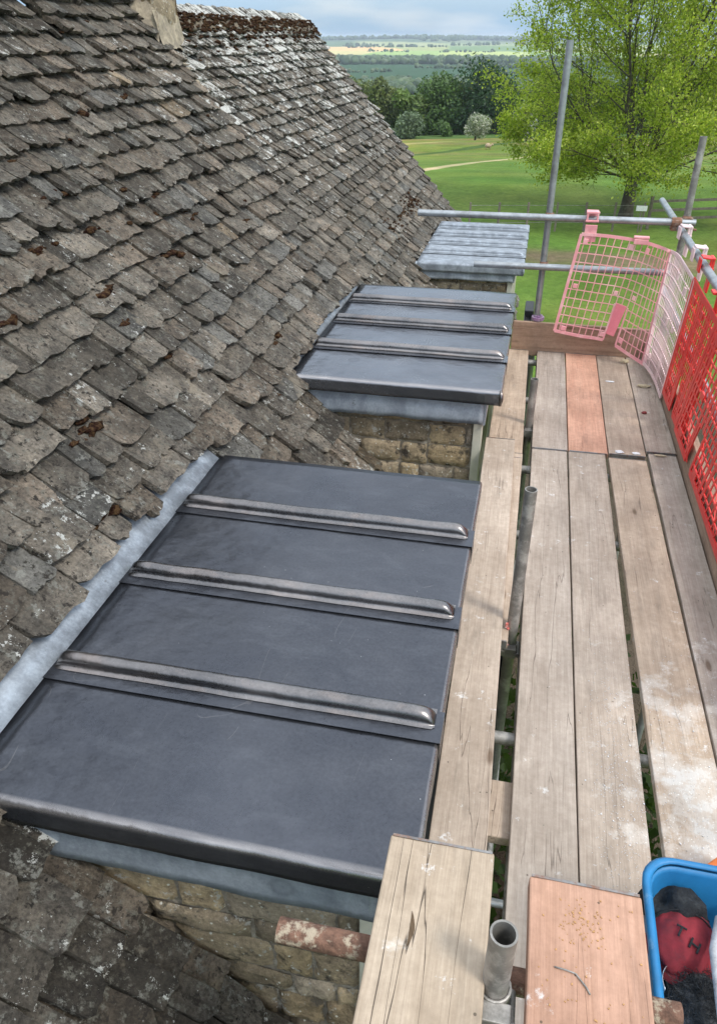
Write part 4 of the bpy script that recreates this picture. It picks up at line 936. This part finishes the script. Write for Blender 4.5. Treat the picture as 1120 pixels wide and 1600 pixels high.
# panel two: faded, hanging from the outer rail, running towards the viewer
p2_top = [(.985, 6.06, .83), (.985, 5.72, .875), (.98, 5.35, .89), (.978, 4.97, .90)]
p2_bot = [(.915, 5.85, .06), (.95, 5.66, .06), (.972, 5.46, .05), (.985, 5.26, .03)]
guard('faded pale pink mesh guard on the outer rail between corner and red guards', p2_top, p2_bot, 20, 11, PALE,
      [((1.02, 5.88, .965), R(90)+.05, .085, .09, True), ((1.02, 5.25, .965), R(90), .085, .09, True)], pads=[(.15, .12, .02, .03), (.5, .12, .02, .03), (.8, .14, .02, .03), (.5, .5, .02, .03), (.75, .48, .02, .025), (.2, .9, .02, .03)], solid_cols=(5, 12, 13))
p3_top = [(.978, 5.0, .90), (.98, 4.7, .89), (.985, 4.4, .885), (.985, 4.08, .88)]
p3_bot = [(.985, 5.22, .10), (.985, 4.95, .11), (.99, 4.7, .12), (.99, 4.42, .13)]
guard('bright red mesh guard next to the pale pink one on the outer side', p3_top, p3_bot, 20, 12, RED,
      [((1.02, 4.98, .965), R(90), .08, .09, True), ((1.0, 4.45, .93), R(90), .07, .10, False)], pads=[(.2, .1, .035, .03), (.5, .1, .035, .03), (.8, .1, .035, .03), (.3, .5, .03, .03), (.7, .5, .03, .03), (.3, .94, .035, .03), (.75, .94, .035, .03)], solid_cols=(1, 2, 7, 8, 13, 14, 19), diag=True, wire=.0062, border=.02, slots=[(.42, .56, .66)])
p4_top = [(.985, 4.22, .90), (.982, 3.7, .91), (.98, 3.2, .91), (.985, 2.6, .91), (.985, 2.0, .91)]
p4_bot = [(.98, 4.58, .12), (.985, 4.1, .12), (.985, 3.6, .13), (.985, 3.0, .14), (.985, 2.3, .14)]
guard('nearest red mesh guard overlapping the other red one at the right edge', p4_top, p4_bot, 30, 12, RED,
      [((1.02, 4.0, .965), R(90), .08, .09, True), ((1.02, 3.1, .965), R(90), .08, .09, True)], pads=[(.1, .1, .025, .03), (.3, .1, .025, .03), (.5, .1, .025, .03), (.15, .5, .02, .03), (.4, .5, .02, .03), (.1, .94, .025, .03), (.35, .94, .025, .03)], solid_cols=(1, 2, 6, 7, 8, 13, 14, 20, 21, 27), diag=True, wire=.0062, border=.02, slots=[(.22, .30, .66)])

# ---------------------------------------------------------------- tub with working clothes and tools
tub = empty('plastic_tub', (.66, 1.06, .0), 'blue plastic tub standing on the boards at the bottom right corner', 'tub')
BLUE = m_simple('blue_plastic', (.015, .17, .38), .5, 0, .15, 14, (.22, .36, .48), .1, .003, (.58, .72))
def rrect(cx, cy, hx, hy, rr, n=7):
    out = []
    for sx, sy, a0 in ((1, 1, 0), (-1, 1, 90), (-1, -1, 180), (1, -1, 270)):
        for k in range(n): a = R(a0+90*k/(n-1)); out.append((cx+sx*(hx-rr)+rr*cos(a), cy+sy*(hy-rr)+rr*sin(a)))
    return out
def loop_mesh(rings):
    m = MB(); n = len(rings[0][0]); vs = [(x, y, z) for ring, z in rings for x, y in ring]
    fs = [(i*n+k, i*n+(k+1) % n, (i+1)*n+(k+1) % n, (i+1)*n+k) for i in range(len(rings)-1) for k in range(n)]
    return m, vs, fs, n
cx, cy = .705, 1.04
rings = [(rrect(cx, cy, .20, .23, .06), .003), (rrect(cx, cy, .215, .245, .065), .05), (rrect(cx, cy, .245, .275, .07), .36), (rrect(cx, cy, .247, .277, .07), .375),
         (rrect(cx, cy, .242, .272, .068), .378), (rrect(cx, cy, .238, .268, .066), .36), (rrect(cx, cy, .208, .238, .06), .05), (rrect(cx, cy, .19, .22, .055), .012)]
m, vs, fs, n = loop_mesh(rings); fs += [tuple(range(n)), tuple(range(7*n, 8*n))]; m.add(vs, fs).build('body', BLUE, tub, smooth=True)
rings = [(rrect(cx, cy, .243, .273, .07), .362), (rrect(cx, cy, .262, .292, .08), .366), (rrect(cx, cy, .264, .294, .08), .382), (rrect(cx, cy, .256, .286, .076), .390), (rrect(cx, cy, .244, .274, .07), .386)]
m, vs, fs, n = loop_mesh(rings); m.add(vs, fs).build('rim', BLUE, tub, smooth=True, solid=.002)
def cloth_lump(name, c, r_, mat, label, cat, seed, amp=.22, fr=1.6, sub=4, wr=.02):
    bm = bmesh.new(); bmesh.ops.create_icosphere(bm, subdivisions=sub, radius=1); m = MB(); vs = []
    for v in bm.verts:
        q = v.co; k = 1+amp*2*MN.noise(q*fr+Vector((seed, seed*.3, 0)))+wr*6*abs(MN.noise(q*4.5+Vector((0, seed, 0)))); vs.append((c[0]+q.x*r_[0]*k, c[1]+q.y*r_[1]*k, c[2]+q.z*r_[2]*k))
    m.add(vs, [tuple(v.index for v in f.verts) for f in bm.faces]); bm.free()
    return tag(m.build(name, mat, smooth=True, origin=(c[0], c[1], c[2]-r_[2])), label, cat)
CH = m_simple('charcoal_cloth', (.014, .016, .018), .95, 0, .5, 60, (.035, .038, .04), .6, .006)
WOOL = m_simple('steel_wool', (.035, .038, .04), .8, .2, .7, 90, (.10, .105, .11), 1, .012, (.5, .6))
REDC = m_simple('red_cloth', (.21, .018, .026), .9, 0, .3, 18, (.09, .02, .025), .5, .004, (.52, .70))
GREYC = m_simple('grey_cloth', (.30, .29, .28), .9, 0, .2, 15)
cloth_lump('dark_cloth', (.545, 1.27, .22), (.085, .055, .10), CH, 'black bundled cloth in the back corner of the blue tub', 'cloth', 3)
cloth_lump('grey_rag', (.495, 1.265, .22), (.025, .03, .05), GREYC, 'small grey rag showing between the tub wall and the red cap', 'rag', 13)
cloth_lump('dark_jacket', (.69, 1.04, .12), (.20, .22, .09), CH, 'black cloth filling the bottom of the blue tub', 'cloth', 8)
# wire wool
rgn = rnd(4); m = MB(); m.blob((.575, 1.05, .20), (.075, .12, .075), 5, .12, 4)
for i in range(420):
    a, b = rgn.uniform(0, 2*pi), rgn.uniform(.1, 1); p = Vector((.575+.075*b*cos(a), 1.05+.12*b*sin(a), .20+.078*math.sqrt(max(0, 1-b*b*.9)))); pts_ = []
    d = Vector((rgn.gauss(0, 1), rgn.gauss(0, 1), .2)).normalized(); 
    for k in range(6): pts_.append(p.copy()); d = (d+Vector((rgn.gauss(0, .6), rgn.gauss(0, .6), rgn.gauss(0, .35)))).normalized(); p = p+d*.007
    m.tube(pts_, .0007, 3, cap=False)
tag(m.build('fleece_pad', WOOL, smooth=True, origin=(.575, 1.05, .12)), 'fuzzy charcoal fleece heaped at the near end of the blue tub', 'fleece')
# red knitted cap with dark letters
HX, HY, HZ = .553, 1.205, .255
cap = empty('red_hat', (HX, HY, .2), 'crumpled dusty red cap with dark letters lying in the blue tub', 'cap')
def hatz(x, y):
    a, b_ = (x-HX)/.075, (y-HY)/.09; return HZ+.055*math.sqrt(max(0, 1-a*a-b_*b_))
bm = bmesh.new(); bmesh.ops.create_icosphere(bm, subdivisions=5, radius=1); m = MB(); vs = []
for v in bm.verts:
    q = v.co; k = 1+.10*MN.noise(q*1.8)+.03*abs(MN.noise(q*4)); z_ = q.z*(.052 if q.z > 0 else .04)*(k+.10*MN.noise(q*3+Vector((5, 0, 0))))
    vs.append((HX+q.x*.074*k+q.y*.01, HY+q.y*.092*k, HZ+z_))
m.add(vs, [tuple(v.index for v in f.verts) for f in bm.faces]); bm.free(); m.build('crown', REDC, cap, smooth=True)
m = MB(); m.grid(lambda i, j: (HX+(.064+.007*j)*cos(pi*(1.0+.85*i/24)), HY+(.078+.011*j)*sin(pi*(1.0+.85*i/24)), HZ+.004-.004*j+.006*sin(i*.6)), 25, 5); m.build('brim', REDC, cap, smooth=True, solid=.004)
m = MB(); m.tube([(HX-.066+.132*k/14, HY+.030+.010*sin(k*.25), hatz(HX-.066+.132*k/14, HY+.030+.010*sin(k*.25))+.004) for k in range(15)], .0018, 6); m.build('seam', CH, cap, smooth=True)
def strokes(segs_, ox, oy, rz, sc_):
    m = MB()
    for (x0, y0, x1, y1) in segs_:
        pts_ = []
        for k in range(7):
            lx, ly = x0+(x1-x0)*k/6, y0+(y1-y0)*k/6; X = ox+(lx*cos(rz)-ly*sin(rz))*sc_; Y = oy+(lx*sin(rz)+ly*cos(rz))*sc_; pts_.append((X, Y, hatz(X, Y)+.0045))
        m.tube(pts_, .0026, 6)
    return m
for nm_, segs_, ox, oy in (('letter', [(-.5, 1, .5, 1), (0, 1, 0, 0)], .531, 1.175), ('letter', [(-.4, 0, -.4, 1), (.4, 0, .4, 1), (-.4, .5, .4, .5)], .562, 1.150)):
    strokes(segs_, ox, oy, -.45, .024).build(nm_, CH, cap, smooth=True)
# bent metal strap and long pale handled tool
STEEL = m_simple('bright_steel', (.62, .63, .64), .25, .9, .15, 20)
m = MB(); m.grid(lambda i, j: (.565-.075*cos(pi*.62*i/16-.25)+.0, 1.075+.075*sin(pi*.62*i/16-.25), .255+.026*j-.03*i/16), 17, 2)
tag(m.build('metal_strap', STEEL, smooth=True, solid=.002, origin=(.53, 1.08, .24)), 'curved shiny steel strap beside the charcoal fleece in the tub', 'metal strap')
tl = empty('hand_tool', (.60, 1.0, .24), 'pale worn handled tool lying lengthwise over the tub contents at the right edge', 'hand tool')
HAN = m_simple('worn_handle', (.50, .50, .50), .5, .1, .25, 40, (.2, .2, .2), .3, .003)
m = MB(); m.tube([(.585, .80, .325), (.590, .92, .327), (.596, 1.04, .329), (.604, 1.14, .331), (.635, 1.22, .335)], [.009, .009, .010, .014, .020], 12); m.build('handle', HAN, tl, smooth=True)
m = MB(); m.grid(lambda i, j: (.625+.03*i+(.02*j), 1.19+.03*j-.015*i, .325+.002*i*j), 4, 4); m.build('blade', STEEL, tl, smooth=True, solid=.002)
m = MB(); m.bb(.64, .84, .80, 1.12, .25, .27); tag(m.build('wooden_float', m_wood('float_wood', (.36, .22, .13), (.22, .12, .07), .3), bevel=.006, origin=(.775, .81, .25)), 'brown wooden block at the right edge inside the tub', 'wood block')
ORG = m_simple('orange_plastic', (.62, .15, .02), .4, 0, .15, 10, (.5, .12, .02))
m = MB(); m.box((.78, 1.49, .08), (.20, .16, .16), rz=.75); tag(m.build('orange_box', ORG, bevel=.012, segs=3, origin=(.78, 1.49, 0)), 'orange plastic case behind the blue tub at the right edge', 'case')

# ---------------------------------------------------------------- small litter
def chip(x, y, z, r_, mat, label, seed, cat='stone chip', group=None):
    m = MB(); bm = bmesh.new(); bmesh.ops.create_icosphere(bm, subdivisions=2, radius=1); vs = []
    for v in bm.verts: k = 1+.5*MN.noise(v.co*1.3+Vector((seed*5, 0, 0))); vs.append((x+v.co.x*r_[0]*k, y+v.co.y*r_[1]*k, z+r_[2]*.9+max(-.9, v.co.z*k)*r_[2]))
    m.add(vs, [tuple(v.index for v in f.verts) for f in bm.faces]); bm.free()
    return tag(m.build('stone_chip' if cat == 'stone chip' else cat.replace(' ', '_'), mat, origin=(x, y, z)), label, cat, group)
BUFF = m_simple('buff_stone', (.50, .42, .28), .9, 0, .25, 40); WHT = m_simple('white_plaster', (.70, .70, .70), .9, 0, .15, 40)
chip(.80, 5.98, 0, (.030, .026, .014), BUFF, 'round buff stone chip on the deck near the far toe plank', 1)
chip(.905, 5.50, 0, (.045, .022, .012), BUFF, 'long buff stone flake against the foot of the pale pink guard', 2)
chip(.86, 5.02, 0, (.016, .012, .010), m_simple('dark_red_chip', (.22, .03, .03), .5), 'tiny dark red scrap on the outer far plank', 3, 'red scrap')
chip(.66, 4.40, 0, (.026, .018, .005), WHT, 'left one of the two white plaster flakes on the board joint', 4, 'plaster flake')
chip(.755, 4.40, 0, (.024, .016, .005), WHT, 'right one of the two white plaster flakes on the board joint', 5, 'plaster flake')
chip(.895, 4.40, 0, (.035, .012, .006), BUFF, 'thin buff flake at the near end of the outer far plank', 6)
chip(.67, 5.55, 0, (.035, .010, .004), WHT, 'narrow pale sliver on the far plank right of the pink one', 7, 'wood sliver')
m = MB(); m.tube([(.185, .800, .7305), (.205, .798, .7315), (.222, .795, .7315), (.240, .775, .731), (.246, .765, .730)], .0016, 6)
tag(m.build('bent_wire', GALVD, smooth=True, origin=(.21, .79, .729)), 'short bent piece of wire lying on the raised pinkish plank', 'wire')
rgl = rnd(14); m = MB()
for i in range(150):
    a = rgl.gauss(0, 1); b = rgl.gauss(0, 1)
    x, y = (.235+.022*a, .885+.025*b) if i < 90 else (rgl.uniform(.15, .34), rgl.uniform(.72, .95)); s_ = rgl.uniform(.0006, .0018)
    m.box((x, y, .7282+s_/2), (s_*2, s_*1.4, s_), rz=rgl.random()*3)
o = m.build('sawdust', m_simple('sawdust', (.42, .24, .10), .9), None); tag(o, 'brown sawdust crumbs scattered on the raised pinkish plank', 'sawdust', kind='stuff')
m = MB()
for i in range(2600):
    x = rgl.gauss(.80, .20); y = rgl.gauss(1.75, .42)
    if i % 3 == 0: x = rgl.gauss(.50, .05); y = rgl.gauss(1.9, .28)
    if not (.36 < x < 1.04 and .9 < y < 3.3) or .570 < x < .612 or .82 < x < .838: continue
    s_ = rgl.uniform(.0005, .0018)*(2.2 if rgl.random() < .04 else 1); m.box((x, y, .0015+s_*.35), (s_*1.5, s_*1.2, s_*.8), rz=rgl.random()*3, rx=.4)
o = m.build('lime_crumbs', WHT); tag(o, 'white lime crumbs and grit scattered over the near deck planks', 'plaster grit', kind='stuff')
lf = MB(); lf.grid(lambda i, j: (-.078+.005*i*(1-abs(j/4-1)**1.5)*(1 if i else 0)-.0025, .855-.009*j, .7195+.001*((i+j) % 2)), 3, 9)
tag(lf.build('dead_leaf', m_simple('dead_leaf', (.10, .065, .035), .9), None, origin=(-.075, .82, .719)), 'small brown dead leaf stuck on the raised weathered plank', 'leaf')
